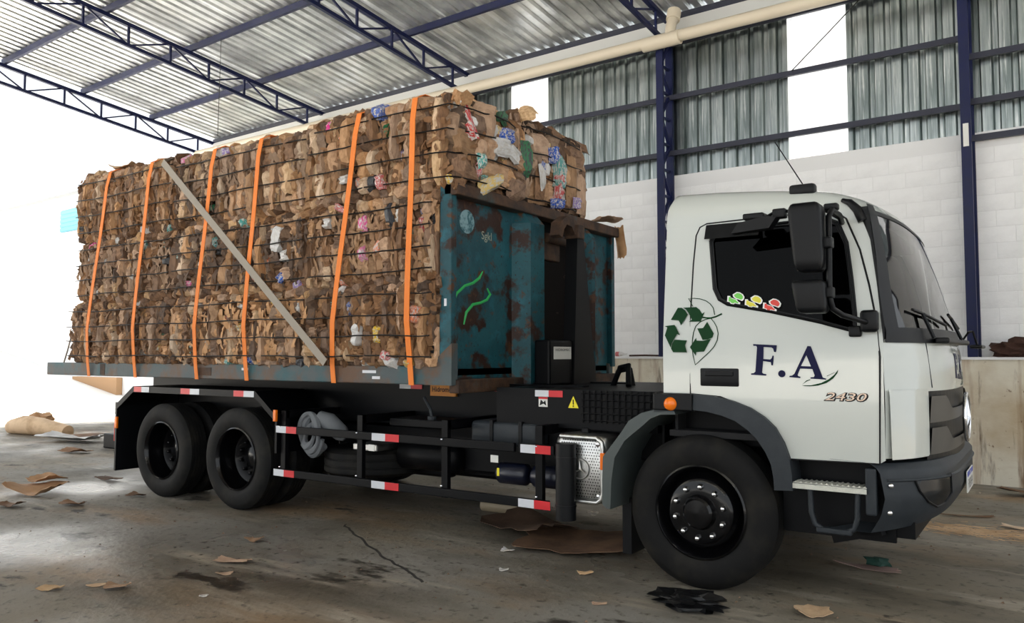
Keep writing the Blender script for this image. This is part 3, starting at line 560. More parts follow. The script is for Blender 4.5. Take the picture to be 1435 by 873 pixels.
for zq in(2.135,1.85): MB().bbox(-1.12,-1.02,4.73,4.80,zq,zq+0.065,0.01).build('mirror_clamp','black',MA)
b=MB(); b.bbox(-0.93,-0.835,YC-1.2-0.07,YC-1.2+0.005,1.66,1.79,0.02); b.bbox(-1.0,-0.93,YC-1.2-0.03,YC-1.2+0.005,1.635,1.70,0.01); b.build('mirror_mount','black',MA,50)
b=MB(); b.tube([near(-1.06,2.36,0.02),(-1.12,4.95,2.40),(-1.25,4.93,2.405),(-1.40,4.92,2.395),(-1.46,4.90,2.36)],0.010,6); b.bbox(-1.40,-1.32,4.90,4.96,2.36,2.42,0.01); b.bbox(-1.10,-1.02,4.90,4.96,2.38,2.42,0.01); KA=b.build('kerb_mirror_arm','black',TR,60)
b=MB(); b.prism([(-1.645,2.285),(-1.60,2.345),(-1.42,2.375),(-1.365,2.36),(-1.41,2.30)],lambda x,z,d:(x,4.86+d+0.10*(2.36-z),z),0.0,0.09); b.build('kerb_mirror','black',KA,40)
b=MB(); b.bbox(-1.57,-1.44,4.86,4.97,2.36,2.40,0.01); b.build('kerb_mirror_mount','black',KA)
b=MB(); b.bbox(-1.375,-1.215,YC-1.06,YC-0.98,2.545,2.615,0.018); b.build('roof_marker','black',TR,40)
b=MB(); b.tube([(-1.29,YC-0.98,2.60),(-1.47,YC-1.0,2.92)],0.004,5); b.build('antenna','black',TR)
# --- wheels
def wheel(cx,y0,dual,name='wheel',flip=1):
    W=MB(); e=bpy.data.objects.new(name,None); COL.objects.link(e); e.parent=TR; e.location=(cx-TR.location.x,y0-TR.location.y,0.5)
    def tyre(h0,h1):
        prof=[(0.292,h0+0.03),(0.32,h0+0.012),(0.38,h0),(0.44,h0+0.004),(0.475,h0+0.018),(0.495,h0+0.040)]
        n=5; wd=h1-h0-0.09
        for i in range(n):
            a=h0+0.045+wd*i/n
            prof+=[(0.5,a),(0.5,a+wd/n*0.82),(0.488,a+wd/n*0.84),(0.488,a+wd/n*0.98)]
        prof+=[(0.495,h1-0.04),(0.475,h1-0.018),(0.44,h1-0.004),(0.38,h1),(0.32,h1-0.012),(0.292,h1-0.03)]
        return [(r,flip*h) for r,h in prof]
    O=(cx,y0,0.5)
    t=MB(); t.lathe(tyre(0.0,0.27),O,64); t.build('tyre','rubber',e,35)
    if dual:
        t=MB(); t.lathe(tyre(0.31,0.58),O,48); t.build('inner_tyre','rubber',e,35)
        pr=[(0.31,0.008),(0.298,0.0),(0.288,0.012),(0.278,0.05),(0.27,0.10),(0.262,0.16),(0.255,0.20),(0.19,0.225),(0.12,0.225),(0.115,0.20),(0.09,0.185),(0.0,0.185)]
        nb=10; nr=0.165; ny=0.205
    else:
        pr=[(0.31,0.012),(0.298,0.004),(0.285,0.02),(0.27,0.06),(0.25,0.085),(0.235,0.05),(0.215,0.020),(0.195,0.010),(0.115,0.012),(0.105,0.0),(0.10,-0.03),(0.085,-0.045),(0.0,-0.05)]
        nb=10; nr=0.167; ny=0.0
    t=MB(); t.lathe([(r,flip*h) for r,h in pr],O,48); t.build('rim','rim',e,35)
    for k in range(nb):
        a=2*PI*k/nb+0.25; p=(cx+nr*math.cos(a),y0+flip*ny,0.5+nr*math.sin(a))
        t=MB(); t.lathe([(0.0,flip*-0.022),(0.010,flip*-0.020),(0.016,flip*-0.012),(0.017,0.0),(0.021,flip*0.006),(0.021,flip*0.014)],p,12); t.build('wheel_nut','chrome' if not dual else 'rim',e,50)
    for k in range(6 if not dual else 8):
        pass
    return e
wheel(-1.95,5.06,False); wheel(-6.74,5.06,True); wheel(-8.0,5.06,True)
wheel(-1.95,7.44,False,flip=-1); wheel(-6.74,7.44,True,flip=-1); wheel(-8.0,7.44,True,flip=-1)
b=MB(); b.tube([(-1.95,5.3,0.5),(-1.95,7.2,0.5)],0.06,10); b.tube([(-6.74,5.3,0.5),(-6.74,7.2,0.5)],0.09,10); b.tube([(-8.0,5.3,0.5),(-8.0,7.2,0.5)],0.09,10); b.build('axle','blackpaint',TR)
# --- chassis
for y in(5.82,6.68):
    b=MB(); b.box(-9.0,-1.0,y-0.04,y+0.04,0.84,1.10); b.build('chassis_rail','blackpaint',TR)
    b=MB(); b.box(-9.3,-3.2,y-0.05,y+0.05,1.10,1.275); b.build('hooklift_rail','blackpaint',TR)
for x in(-8.8,-7.4,-5.9,-4.8,-3.6,-2.6):
    b=MB(); b.box(x-0.06,x+0.06,5.85,6.65,0.90,1.06); b.build('cross_member','blackpaint',TR)
b=MB(); b.box(-3.75,-2.35,5.32,5.40,0.97,1.265); b.box(-3.75,-2.35,5.40,7.2,1.20,1.262); b.build('walkway_panel','blackpaint',TR)
b=MB(); b.bbox(-3.35,-2.35,5.45,6.9,0.75,1.18,0.02); b.build('gearbox_block','blackpaint',TR)
b=MB()
for i in range(12):
    x=-2.95+i*0.05; b.tube([(x,5.31,1.02),(x,5.31,1.26)],0.006,5)
for i in range(5): b.tube([(-2.96,5.31,1.04+i*0.05),(-2.36,5.31,1.04+i*0.05)],0.006,5)
b.build('mesh_screen','blackpaint',TR)
# unseen black boxes added to block light and view under the frame
b=MB(); b.bbox(-5.95,-2.75,6.85,7.40,0.27,1.08,0.03); b.build('far_side_light_blocker','blackpaint',TR)
b=MB(); b.bbox(-5.9,-2.7,5.95,6.55,0.40,0.95,0.03); b.build('centre_light_blocker','blackpaint',TR)
b=MB(); b.box(-8.85,-6.1,6.86,7.45,1.12,1.17); b.box(-8.85,-6.1,6.82,6.86,0.7,1.17); b.build('far_side_fender','blackpaint',TR)
b=MB(); b.bbox(-2.6,-0.9,5.6,6.9,0.45,1.1,0.05); b.build('engine_block','blackpaint',TR)
# rear fender, mud flap
def zf(x): return interp(x,[-8.83,-8.51,-6.42,-6.13],[0.98,1.18,1.178,0.97])
fx=[-8.83,-8.51,-7.45,-6.42,-6.13]
b=MB(); vs=[]; fs=[]
for x in fx:
    z=zf(x); vs+=[(x,5.04,z-0.065),(x,5.04,z),(x,5.65,z),(x,5.65,z-0.02),(x,5.06,z-0.02),(x,5.06,z-0.065)]
for i in range(4):
    for j in range(6): fs.append((i*6+j,i*6+(j+1)%6,(i+1)*6+(j+1)%6,(i+1)*6+j))
b.add(vs,fs); FE=b.build('rear_fender','blackpaint',TR)
b=MB(); b.box(-8.86,-8.83,5.04,5.65,0.22,0.99); b.build('mud_flap','black',FE)
b=MB(); b.box(-8.83,-8.52,5.60,5.64,0.55,1.15); b.box(-8.5,-6.4,5.60,5.64,0.95,1.16); b.build('fender_inner_panel','blackpaint',FE)
b=MB(); b.bbox(-8.83,-8.79,5.015,5.04,0.70,0.83,0.005); b.build('side_marker','amber',FE); b=MB(); b.bbox(-8.90,-8.86,5.05,5.12,0.55,0.75,0.005); b.build('tail_lamp','redlens',FE)
b=MB(); b.bbox(-6.125,-6.09,5.02,5.05,0.90,1.01,0.005); b.build('side_marker','amber',FE)
b=MB(); b.box(-6.13,-6.10,5.05,5.65,0.60,0.97); b.build('fender_end_plate','blackpaint',FE)
b=MB(); b.bbox(-9.3,-9.15,5.3,7.2,0.40,0.52,0.01); b.build('underrun_bar','blackpaint',TR)
def tape(xa,xb,z,y,red_first,parent,h=0.062):
    xm=(xa+xb)/2
    for p,q,m in((xa,xm,'taper' if red_first else 'tapew'),(xm,xb,'tapew' if red_first else 'taper')):
        MB().box(p,q,y-0.003,y,z-h/2,z+h/2).build('red_tape' if m=='taper' else 'white_tape',m,parent)
for xa,xb in((-8.49,-8.20),(-7.62,-7.30),(-6.74,-6.43)): tape(xa,xb,1.147,5.04,True,FE,0.058)
# side guards
def guard(xa,xb,z,name='side_guard'):
    return MB().bbox(xa,xb,5.05,5.085,z-0.034,z+0.034,0.006).build(name,'blackpaint',TR)
G1=guard(-6.12,-3.40,0.828); G2=guard(-6.14,-3.10,0.424); G3=guard(-3.36,-3.05,0.828,'side_guard_stub')
tape(-6.11,-5.83,0.828,5.05,False,G1); tape(-4.87,-4.56,0.828,5.05,False,G1); tape(-3.34,-3.075,0.828,5.05,False,G3)
tape(-6.135,-5.85,0.424,5.05,False,G2); tape(-4.87,-4.56,0.424,5.05,False,G2); tape(-3.36,-3.08,0.424,5.05,False,G2)
for x in(-6.05,-5.05,-4.10,-3.20):
    b=MB(); b.box(x-0.03,x+0.03,5.085,5.13,0.38,1.0); b.box(x-0.03,x+0.03,5.10,5.80,0.93,1.0); b.build('guard_bracket','blackpaint',TR)
    for z in(0.44,0.81): 
        b=MB(); blob(b,(x,5.047,z+0.04),0.009,1,1,(1,1,1),0.0); b.build('guard_bolt','chrome',TR)
b=MB(); b.tube([(-2.965,5.08,0.335),(-2.965,5.08,0.885)],0.075,20); b.tube([(-2.965,5.08,0.775),(-2.965,5.08,0.79)],0.079,20); b.tube([(-2.965,5.08,0.43),(-2.965,5.08,0.445)],0.079,20); b.build('guard_end_post','black',TR,50)
for x,m in((-4.90,'plate'),(-3.60,'plate')):
    MB().box(x-0.035,x+0.035,5.075,5.08,0.70,0.755).build('small_label',m,TR); 
MB().box(-3.575,-3.555,5.075,5.08,0.60,0.66).build('yellow_label','yellow',TR)
M['airtank']=mat('blue_black_tank',(0.004,0.006,0.018),0.3); M['silencer']=mat('tan_tube',(0.36,0.29,0.19),0.5)
# tool box, plastic tank, black filler box, air tanks, spare wheel
b=MB(); b.bbox(-4.00,-3.35,5.30,5.75,0.80,0.99,0.03); b.build('plastic_tank','grey',TR,50); 
for xq in(-3.80,-3.52): MB().box(xq,xq+0.03,5.29,5.76,0.79,1.0).build('tank_strap','black',TR)
for (xa,xb,y,z,rr) in((-3.75,-3.45,5.35,0.58,0.085),(-3.42,-3.14,5.35,0.58,0.085),(-5.0,-4.3,5.6,0.62,0.13)):
    b=MB(); b.tube([(xa,y,z),(xa+0.03,y,z),(xb-0.03,y,z),(xb,y,z)],[rr*0.6,rr,rr,rr*0.6],20); b.build('air_tank','airtank' if rr<0.1 else 'blackpaint',TR,60)
b=MB(); b.bbox(-4.5,-3.05,5.62,5.80,0.50,0.92,0.03); b.build('gap_filler_box','blackpaint',TR)  # black box added to darken the gap under the chassis
b=MB(); b.bbox(-6.05,-4.6,5.78,5.90,0.40,0.90,0.03); b.build('frame_plate','blackpaint',TR)
b=MB(); b.lathe([(0.28,-0.12),(0.36,-0.13),(0.45,-0.12),(0.495,-0.09),(0.495,-0.045),(0.485,-0.04),(0.485,-0.03),(0.495,-0.025),(0.495,0.025),(0.485,0.03),(0.485,0.04),(0.495,0.045),(0.495,0.09),(0.45,0.12),(0.36,0.13),(0.28,0.12)],(-5.45,5.72,0.53),40,'z',True); b.build('spare_tyre','rubber',TR,35)
b=MB(); b.bbox(-5.35,-5.05,5.30,5.6,0.66,0.72,0.01); b.build('spare_cradle','alu',TR)
b=MB(); b.bbox(-4.9,-4.2,5.30,5.7,0.90,0.97,0.01); b.build('tool_shelf','blackpaint',TR)
b=MB(); b.tube([(-4.55,5.36,1.16),(-4.48,5.36,1.06),(-4.46,5.36,0.98)],0.014,6); b.tube([(-4.46,5.36,0.97),(-4.46,5.36,1.0)],0.04,10); b.build('valve_lever','grey',TR)
b=MB(); b.box(-4.80,-4.50,5.74,5.765,1.15,1.26); SG=b.build('maker_sign','signorange',TR); v,f=text_poly('Hidromec',0.066,0,0,0.001); mb=MB(); mb.add([(-4.65+p[0]*0.95,5.738,1.21+p[1]) for p in v],f); mb.build('maker_lettering','black',SG)
tape(-5.20,-4.92,1.235,5.765,False,TR,0.055); tape(-4.25,-3.97,1.235,5.765,False,TR,0.055)
tape(-3.38,-3.13,1.228,5.32,False,TR,0.05)
MB().box(-3.345,-3.265,5.315,5.32,1.125,1.195).build('warning_label','plate',TR); MB().prism([(-3.335,1.135),(-3.30,1.150),(-3.275,1.135),(-3.285,1.175),(-3.30,1.160),(-3.325,1.180)],lambda x,z,d:(x,5.315-d,z),0,0.002).build('warning_pictogram','black',TR); MB().box(-3.345,-3.265,5.314,5.32,1.185,1.20).build('warning_bar','taper',TR)
b=MB(); b.prism([(-3.08,1.125),(-2.99,1.125),(-3.035,1.215)],lambda x,z,d:(x,5.32-d,z),0,0.004); WT=b.build('warning_triangle','yellow',TR)
MB().box(-3.039,-3.031,5.313,5.316,1.152,1.19).build('exclamation_mark','black',WT); MB().box(-3.039,-3.031,5.313,5.316,1.135,1.144).build('exclamation_dot','black',WT)
# fuel tank with perforated cover
b=MB(); b.bbox(-3.10,-2.665,5.14,5.75,0.455,0.945,0.055); FT=b.build('fuel_tank','alu',TR,50)
b=MB(); b.tube([(-3.04,5.135,0.93),(-2.74,5.135,0.93),(-2.70,5.135,0.90),(-2.69,5.135,0.85),(-2.69,5.135,0.55),(-2.70,5.135,0.50),(-2.74,5.135,0.47),(-3.04,5.135,0.47)],0.018,8); b.build('cover_rim','alu',FT,60)
b=MB()
for i in range(16):
    for j in range(20):
        x=-3.03+i*0.0205+(0.010 if j%2 else 0); z=0.505+j*0.0212
        if (x+2.875)**2+(z-0.70)**2<0.085**2 or x>-2.715: continue
        b.lathe([(0.0,0),(0.0052,0)],(x,5.1385,z),6)
stuff(b.build('perforations','black',FT))
star((-2.875,5.125,0.70),0.07,(1,0,0),(0,0,1),(0,-1,0),'tank_emblem',FT,'alu')
for x,z in((-2.735,0.885),(-2.735,0.515)):
    b=MB(); b.lathe([(0.0,-0.008),(0.012,-0.006),(0.018,0.0)],(x,5.137,z),14); b.build('cover_screw','chrome',FT,60)
b=MB(); b.bbox(-2.70,-2.665,5.105,5.14,0.71,0.83,0.005); b.build('side_marker','amber',FT)
b=MB(); b.bbox(-2.96,-2.9,5.3,5.36,0.94,0.98,0.01); b.build('filler_cap','black',FT)
# --- hook-lift arm
b=MB(); b.prism([(6.32,1.26),(6.40,2.68),(6.50,2.68),(6.75,1.26)],lambda y,z,d:(-3.72+d,y,z),0.0,0.12); HK=b.build('hook_arm','blackpaint',TR)
b=MB(); b.prism([(6.10,2.60),(6.13,2.72),(6.25,2.79),(6.42,2.76),(6.48,2.66),(6.40,2.62),(6.33,2.70),(6.24,2.71),(6.19,2.66),(6.16,2.58)],lambda y,z,d:(-3.72+d,y,z),0.0,0.10); b.build('hook','rust',HK)
b=MB(); b.bbox(-3.74,-3.585,6.39,6.51,2.60,2.73,0.01); b.build('arm_head','rust',HK)
b=MB(); b.bbox(-3.78,-3.62,5.93,6.33,1.26,1.66,0.02); b.build('cylinder_block','blackpaint',HK); b=MB(); b.box(-3.62,-3.616,6.00,6.30,1.49,1.60); b.build('data_plate','plate',HK)
v,f=text_poly('HIDROMEC',0.05); mb=MB(); mb.add([(-3.614,6.15+p[0],1.572+p[1]*0.6) for p in v],f); mb.build('data_plate_lettering','black',HK)
b=MB(); b.tube([(-3.2,6.3,1.25),(-3.1,6.25,1.42),(-3.0,6.2,1.44),(-2.95,6.1,1.27)],0.025,8); b.tube([(-3.3,6.5,1.25),(-3.25,6.5,1.38),(-3.1,6.45,1.40),(-3.05,6.4,1.26)],0.02,8); b.build('hydraulic_hose','black',TR,60)
b=MB(); b.tube([(-2.75,6.8,1.40),(-2.35,6.8,1.40)],0.16,20); b.build('air_filter','black',TR,60)
# ------------------------------------------------------------------ container
XB,XF=-10.35,-3.98; Y0,Y1=5.0,7.88; ZB,ZT=1.285,2.915
CT=thing('roll_off_container','rusty teal roll-off container with tall front wall and low side beams','container',(-7,6.4,1.285))
for y0,y1 in((Y0,Y0+0.09),(Y1-0.09,Y1)):
    MB().bbox(XB,XF-0.02,y0,y1,ZB,1.435,0.008).build('side_beam','beam',CT)
MB().box(XB+0.05,XF-0.05,Y0+0.09,Y1-0.09,1.36,1.415).build('deck','rust',CT)
for x in(-9.5,-8.2,-7.0,-5.8,-4.8): MB().box(x-0.05,x+0.05,Y0+0.09,Y1-0.09,1.287,1.36).build('deck_cross_beam','rust',CT)
MB().box(-9.13,-9.03,Y0-0.003,Y0,1.30,1.425).build('beam_patch','rust',CT); MB().box(-7.33,-7.05,Y0-0.003,Y0,1.32,1.40).build('beam_recess','rust',CT)
for x,z,wd in((-4.86,1.385,0.16),(-4.78,1.335,0.09),(-6.52,1.39,0.10)): MB().box(x-wd/2,x+wd/2,Y0-0.002,Y0,z-0.012,z+0.012).build('paint_smear','tapew',CT)
MB().bbox(XF-0.11,XF+0.01,Y0,Y0+0.07,1.40,ZT,0.008).build('corner_post','teal',CT)
MB().prism([(XF-0.26,1.285),(XF+0.02,1.285),(XF+0.02,1.62),(XF-0.11,1.52)],lambda x,z,d:(x,Y0-0.006+d,z),0.0,0.08).build('corner_gusset','beam',CT)
MB().bbox(XF-0.11,XF+0.01,Y1-0.07,Y1,1.40,ZT,0.008).build('corner_post','teal',CT)
# front wall: panels each side of the hook recess
FW=XF-0.05
M['recessshade']=mat('recess_shade',(0.008,0.006,0.005),0.8,spec=0.2)  # shade of the hook recess put into the panel colour
MB().box(FW-0.02,FW,Y0+0.06,6.05,1.30,ZT-0.03).build('front_panel','teal',CT)
MB().box(FW-0.02,FW,7.12,Y1-0.06,1.30,ZT-0.03).build('front_panel','teal',CT)
MB().box(FW-0.10,FW-0.08,6.05,7.12,1.30,ZT-0.03).build('recess_panel','recessshade',CT)
def post(y0,y1,lean):
    mb=MB(); vs=[]; 
    for z,k in((1.20,1.0),(2.72,1.0),(2.90,0.0)):
        vs+=[(FW,y0,z),(FW+0.02+0.14*k,y0+0.07,z),(FW+0.02+0.16*k,y1,z),(FW,y1+0.01,z)]
    fs=[(i*4+j,i*4+(j+1)%4,(i+1)*4+(j+1)%4,(i+1)*4+j) for i in range(2) for j in range(4)]+[(0,1,2,3),(11,10,9,8)]
    return mb.add(vs,fs)
post(5.95,6.22,1).build('front_rib','teal',CT); post(7.10,7.20,1).build('front_rib','teal',CT)
MB().bbox(FW-0.02,XF+0.07,Y0,Y1,ZT-0.10,ZT,0.01).build('top_rail','rust',CT)
MB().bbox(FW,XF+0.05,Y0+0.05,Y1-0.05,1.22,1.33,0.01).build('bottom_rail','rust',CT)
MB().bbox(XF-0.02,XF+0.06,6.20,6.62,2.42,2.62,0.01).build('hook_crossbar_plate','rust',CT)
MB().tube([(XF+0.10,6.3,2.62),(XF+0.10,7.0,2.62)],0.045,12).build('lifting_bar','rust',CT,50)
MB().tube([(XF+0.05,6.78+0.17*math.cos(a),2.62+0.22*math.sin(a)) for a in [k*PI/10 for k in range(11)]],0.03,8).build('hook_eye_frame','rust',CT,60)
M['greenpaint']=mat('green_spray',(0.03,0.42,0.10),0.5)
for pts in ([(5.08,1.92),(5.14,2.03),(5.25,2.10),(5.36,2.13),(5.45,2.18),(5.50,2.24)],[(5.24,1.78),(5.27,1.88),(5.36,1.95),(5.47,1.97),(5.56,2.00),(5.61,2.05),(5.57,2.10)]):
    MB().tube([(FW+0.004,y,z) for y,z in pts],[0.006]+[0.013]*(len(pts)-2)+[0.006],6).build('green_spray_line','greenpaint',CT)
M['oldsticker']=mat('worn_round_sticker',(0.20,0.33,0.36),0.6,var=[((0.02,0.10,0.12),22,0.45,0.6)])
MB().lathe([(0.0,0.004),(0.10,0.004),(0.10,0.0)],(FW,5.28,2.64),24,'x').build('round_sticker','oldsticker',CT)
v,f=text_poly('Sgkl',0.10); mb=MB(); mb.add([(FW+0.004,5.56+p[0],2.55+p[1]) for p in v],f); M['chalk']=mat('chalk_mark',(0.35,0.36,0.28),0.8); mb.build('chalk_writing','chalk',CT)
MB().box(XF-0.06,XF-0.035,Y0-0.003,Y0,1.92,1.98).build('paint_smear','tapew',CT)
# ------------------------------------------------------------------ cardboard bales
PR=random.Random(21)
def flap_mesh(kind,seed):
    q=random.Random(seed); mb=MB(); vs=[]
    if kind=='fold':      # sheet folded back on itself: a tall strip that wanders and is dented along its length
        nx,nz=3,7; mid=q.uniform(-.18,.18); wob=0; tap=q.uniform(-.12,.12); w1=[q.uniform(.5,1.0) for _ in range(nz+1)]; w2=[q.uniform(.5,1.0) for _ in range(nz+1)]
        for j in range(nz+1):
            b=-1+2*j/nz; wob+=q.uniform(-.06,.06); end=j in(0,nz); kw=0.80 if end else 1+tap*b+q.uniform(-.07,.07)
            for i in range(nx+1):
                x=(-.53,-.40+mid*0.5,.38+mid,.53)[i]*kw+wob; y=(-0.8,w1[j],w2[j],-0.8)[i]-(0.5 if end else 0)+(q.uniform(-.12,.12) if 0<i<nx else 0)
                vs.append((x+q.uniform(-.03,.03),-y,0.5*b+q.uniform(-.025,.025)))
    elif kind=='sheet':   # broad sheet face with a crease
        nx,nz=4,4; cr=q.uniform(-.4,.4); tl=q.uniform(-.3,.3); sk=q.uniform(-.12,.12)
        for j in range(nz+1):
            b=-1+2*j/nz
            for i in range(nx+1):
                a=-1+2*i/nx; rim=(i in(0,nx)) or (j in(0,nz))
                y=0.75-0.45*abs(a*0.8-cr)+tl*a-0.15*b*b+q.uniform(-.10,.10)-(0.95 if rim else 0)
                vs.append((0.5*a*(1.04 if rim else 1)+sk*b+q.uniform(-.03,.03),-y,0.5*b*(1.05 if rim else 0.98)+q.uniform(-.03,.03)))
    else:                 # crumpled wad
        nx,nz=5,4
        for j in range(nz+1):
            b=-1+2*j/nz
            for i in range(nx+1):
                a=-1+2*i/nx; rim=(i in(0,nx)) or (j in(0,nz)); k=max(0,1-0.45*(a*a+b*b)); r2=math.hypot(a,b); sq=1.0 if r2<1.1 else 1.12/r2
                vs.append((0.56*a*sq+q.uniform(-.05,.05),-(k*1.0+q.uniform(-.25,.25)-(0.9 if rim else 0)),0.56*b*sq+q.uniform(-.05,.05)))
    fs=[]
    for j in range(nz):
        for i in range(nx):
            a=j*(nx+1)+i
            if (i+j+seed)%2: fs+=[(a,a+1,a+nx+2),(a,a+nx+2,a+nx+1)]
            else: fs+=[(a,a+1,a+nx+1),(a+1,a+nx+2,a+nx+1)]
    mb.add(vs,fs); o=mb.build('flap',None,None,30,recalc=False); me=o.data; me.materials.append(M['kr1']); bpy.data.objects.remove(o); me.name='cardboard_'+kind; return me
FOLD=[flap_mesh('fold',i) for i in range(16)]; SHEET=[flap_mesh('sheet',100+i) for i in range(10)]; CRUM=[flap_mesh('crumple',200+i) for i in range(12)]
SCRAP=['cw','cw','cw','cw','cr','cb','cy','cp','co','cg','ct','cl','ck','ck','ck']
def put(name,me,m,parent,loc,scale,rot):
    o=bpy.data.objects.new(name,me); COL.objects.link(o); o.parent=parent; off=parent.location
    o.location=(loc[0]-off.x,loc[1]-off.y,loc[2]-off.z); o.scale=scale; o.rotation_euler=rot
    o.material_slots[0].link='OBJECT'; o.material_slots[0].material=M[m]; return o
BANDS=[0.0,0.13,0.37,0.61,0.86,1.0]
def bale(x0,x1,y0,y1,z0,z1,label,seed,front=False,near=True,tone=0.0,scrap=0.10,topedge=False,fscrap=0.35):
    q=random.Random(seed); B=thing('cardboard_bale',label,'bale',((x0+x1)/2,(y0+y1)/2,z0),'cardboard bales on the container')
    H=z1-z0
    c=MB(); q2=random.Random(seed+1)
    def cf(fn,nu,nv):
        c.grid(fn,nu,nv)
    jx=lambda:q2.uniform(-.025,.025)
    nx=24; g={}
    def P(a,b,cx):
        k=(round(a,3),round(b,3),round(cx,3))
        if k not in g:
            rx=lambda:q2.uniform(-.03,.03); m=0.06
            z=z0+0.015+(H-0.03)*cx+ (abs(rx())*-1 if cx>0.99 else 0)
            g[k]=(x0+m*0.6+(x1-x0-m*1.2)*a+rx(),y0+m+(y1-y0-2*m)*b+rx(),z)
        return g[k]
    cf(lambda a,b:P(a,0,b),nx,8); cf(lambda a,b:P(a,1,b),nx,4); cf(lambda a,b:P(0,a,b),8,8); cf(lambda a,b:P(1,a,b),8,8); cf(lambda a,b:P(a,b,1),nx,8); cf(lambda a,b:P(a,b,0),nx,4)
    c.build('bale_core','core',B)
    def pick():
        v=q.random()
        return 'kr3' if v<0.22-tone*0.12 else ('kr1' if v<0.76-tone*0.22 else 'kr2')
    bul=lambda f:0.045*(1-(2*f-1)**2)
    if near:
        x=x0+0.02
        while x<x1-0.02:      # upright strips, broken at uneven heights
            wd=q.choice([0.030,0.040,0.05,0.06,0.075,0.10])*q.uniform(.85,1.2); wd=min(wd,max(0.04,x1-x)); xx=x+wd/2
            cuts=[0.09+q.uniform(-.03,.05)]; 
            while cuts[-1]<0.86: cuts.append(cuts[-1]+q.choice([.16,.24,.26,.36,.5])*q.uniform(.85,1.15))
            cuts[-1]=0.90+q.uniform(-.04,.03)
            base=q.uniform(-.026,.034)
            for f0,f1 in zip(cuts[:-1],cuts[1:]):
                hb=H*(f1-f0)
                if hb<0.05: continue
                fc=(f0+f1)/2; zz=z0+H*fc; yy=y0-bul(fc)*0.8+base+q.uniform(-.016,.020); v=q.random()
                if v<scrap*0.8: m=q.choice(SCRAP); me=q.choice(FOLD+SHEET); nm='paper_scrap'; sc=(wd*1.1,q.uniform(.04,.065),min(hb,.16)*q.uniform(.5,1.0))
                elif v<0.86: m=pick(); me=q.choice(FOLD); nm='cardboard_fold'; sc=(wd*1.25,q.uniform(.035,.07),hb*1.10)
                else: m=pick(); me=q.choice(SHEET); nm='cardboard_sheet'; sc=(wd*1.9,q.uniform(.045,.07),hb*q.uniform(.7,1.05))
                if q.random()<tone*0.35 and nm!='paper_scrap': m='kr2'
                put(nm,me,m,B,(xx,yy,zz),sc,(q.uniform(-.10,.10),q.uniform(-.07,.07)+(PI if q.random()<.5 else 0),q.uniform(-.35,.35)))
            x+=wd*0.92
        for f0,f1 in((0.0,0.13),(0.87,1.0)):      # crushed folds along the lower and upper edge
            x=x0+0.02; zc=z0+H*(f0+f1)/2; hb=H*(f1-f0)
            while x<x1-0.02:
                wd=q.uniform(0.05,0.16); wd=min(wd,max(0.05,x1-x)); v=q.random()
                m=q.choice(SCRAP) if v<scrap*0.7 else pick()
                if q.random()<0.3: m='kr2'
                put('paper_scrap' if m[0]=='c' else 'cardboard_fold',q.choice(CRUM),m,B,(x+wd/2,y0+0.03+q.uniform(-.03,.02),zc+q.uniform(-.015,.015)),(wd*1.25,q.uniform(.05,.10),hb*q.uniform(1.1,1.6)),(q.uniform(-.3,.3),q.uniform(-.3,.3)+(PI if q.random()<.5 else 0),q.uniform(-.3,.3)))
                x+=wd*0.8
    if front:
        for bi in range(5):
            f0,f1=BANDS[bi],BANDS[bi+1]; zc=z0+H*(f0+f1)/2; hb=H*(f1-f0); y=y0+0.01
            while y<y1-0.02:
                wd=q.uniform(0.08,0.26); wd=min(wd,max(0.08,y1-y)); yy=y+wd/2; v=q.random()
                edge=abs((yy-(y0+y1)/2)/((y1-y0)/2)); xx=x1-0.03-0.07*edge**3+bul((f0+f1)/2)*1.2+q.uniform(-.015,.015)-(0.05 if bi in(0,4) else 0)
                mid=0.15<(yy-y0)/(y1-y0)<0.75
                if v<(fscrap if mid else 0.12):
                    m=q.choice(['cw','cw','cw','cb','cr','cy','ct','co','cb','cw','cl']); me=q.choice(CRUM+SHEET); nm='paper_scrap'; sc=(wd*0.55,q.uniform(.025,.045),hb*q.uniform(.4,.8)); wd*=0.42
                else: m=q.choice(['kr1','kr1','kr2']); me=q.choice(SHEET+FOLD); nm='cardboard_sheet'; sc=(wd*1.35,q.uniform(.04,.07),hb*q.uniform(1.0,1.2))
                put(nm,me,m,B,(xx,yy,zc+q.uniform(-.015,.015)),sc,(q.uniform(-.12,.12),q.uniform(-.15,.15)+(PI if q.random()<.5 else 0),PI/2+q.uniform(-.15,.15)))
                y+=wd*0.9
    if topedge:
        x=x0
        while x<x1:
            wd=q.uniform(.07,.17); put('cardboard_fold',q.choice(CRUM),pick(),B,(x+wd/2,y0+0.09+q.uniform(-.03,.04),z1-0.03+q.uniform(-.02,.02)),(wd*1.25,q.uniform(.05,.08),0.16),(-1.0+q.uniform(-.3,.3),q.uniform(-.2,.2),q.uniform(-.3,.3))); x+=wd*0.8
        if front:
            y=y0
            while y<y1:
                wd=q.uniform(.12,.28); put('cardboard_fold',q.choice(CRUM+SHEET),pick(),B,(x1-0.13+q.uniform(-.03,.03),y+wd/2,z1-0.03+q.uniform(-.02,.02)),(wd*1.25,q.uniform(.05,.08),0.22),(-1.0+q.uniform(-.3,.3),q.uniform(-.2,.2),PI/2)); y+=wd*0.8
    # fine shreds that nobody could count
    fm=MB()
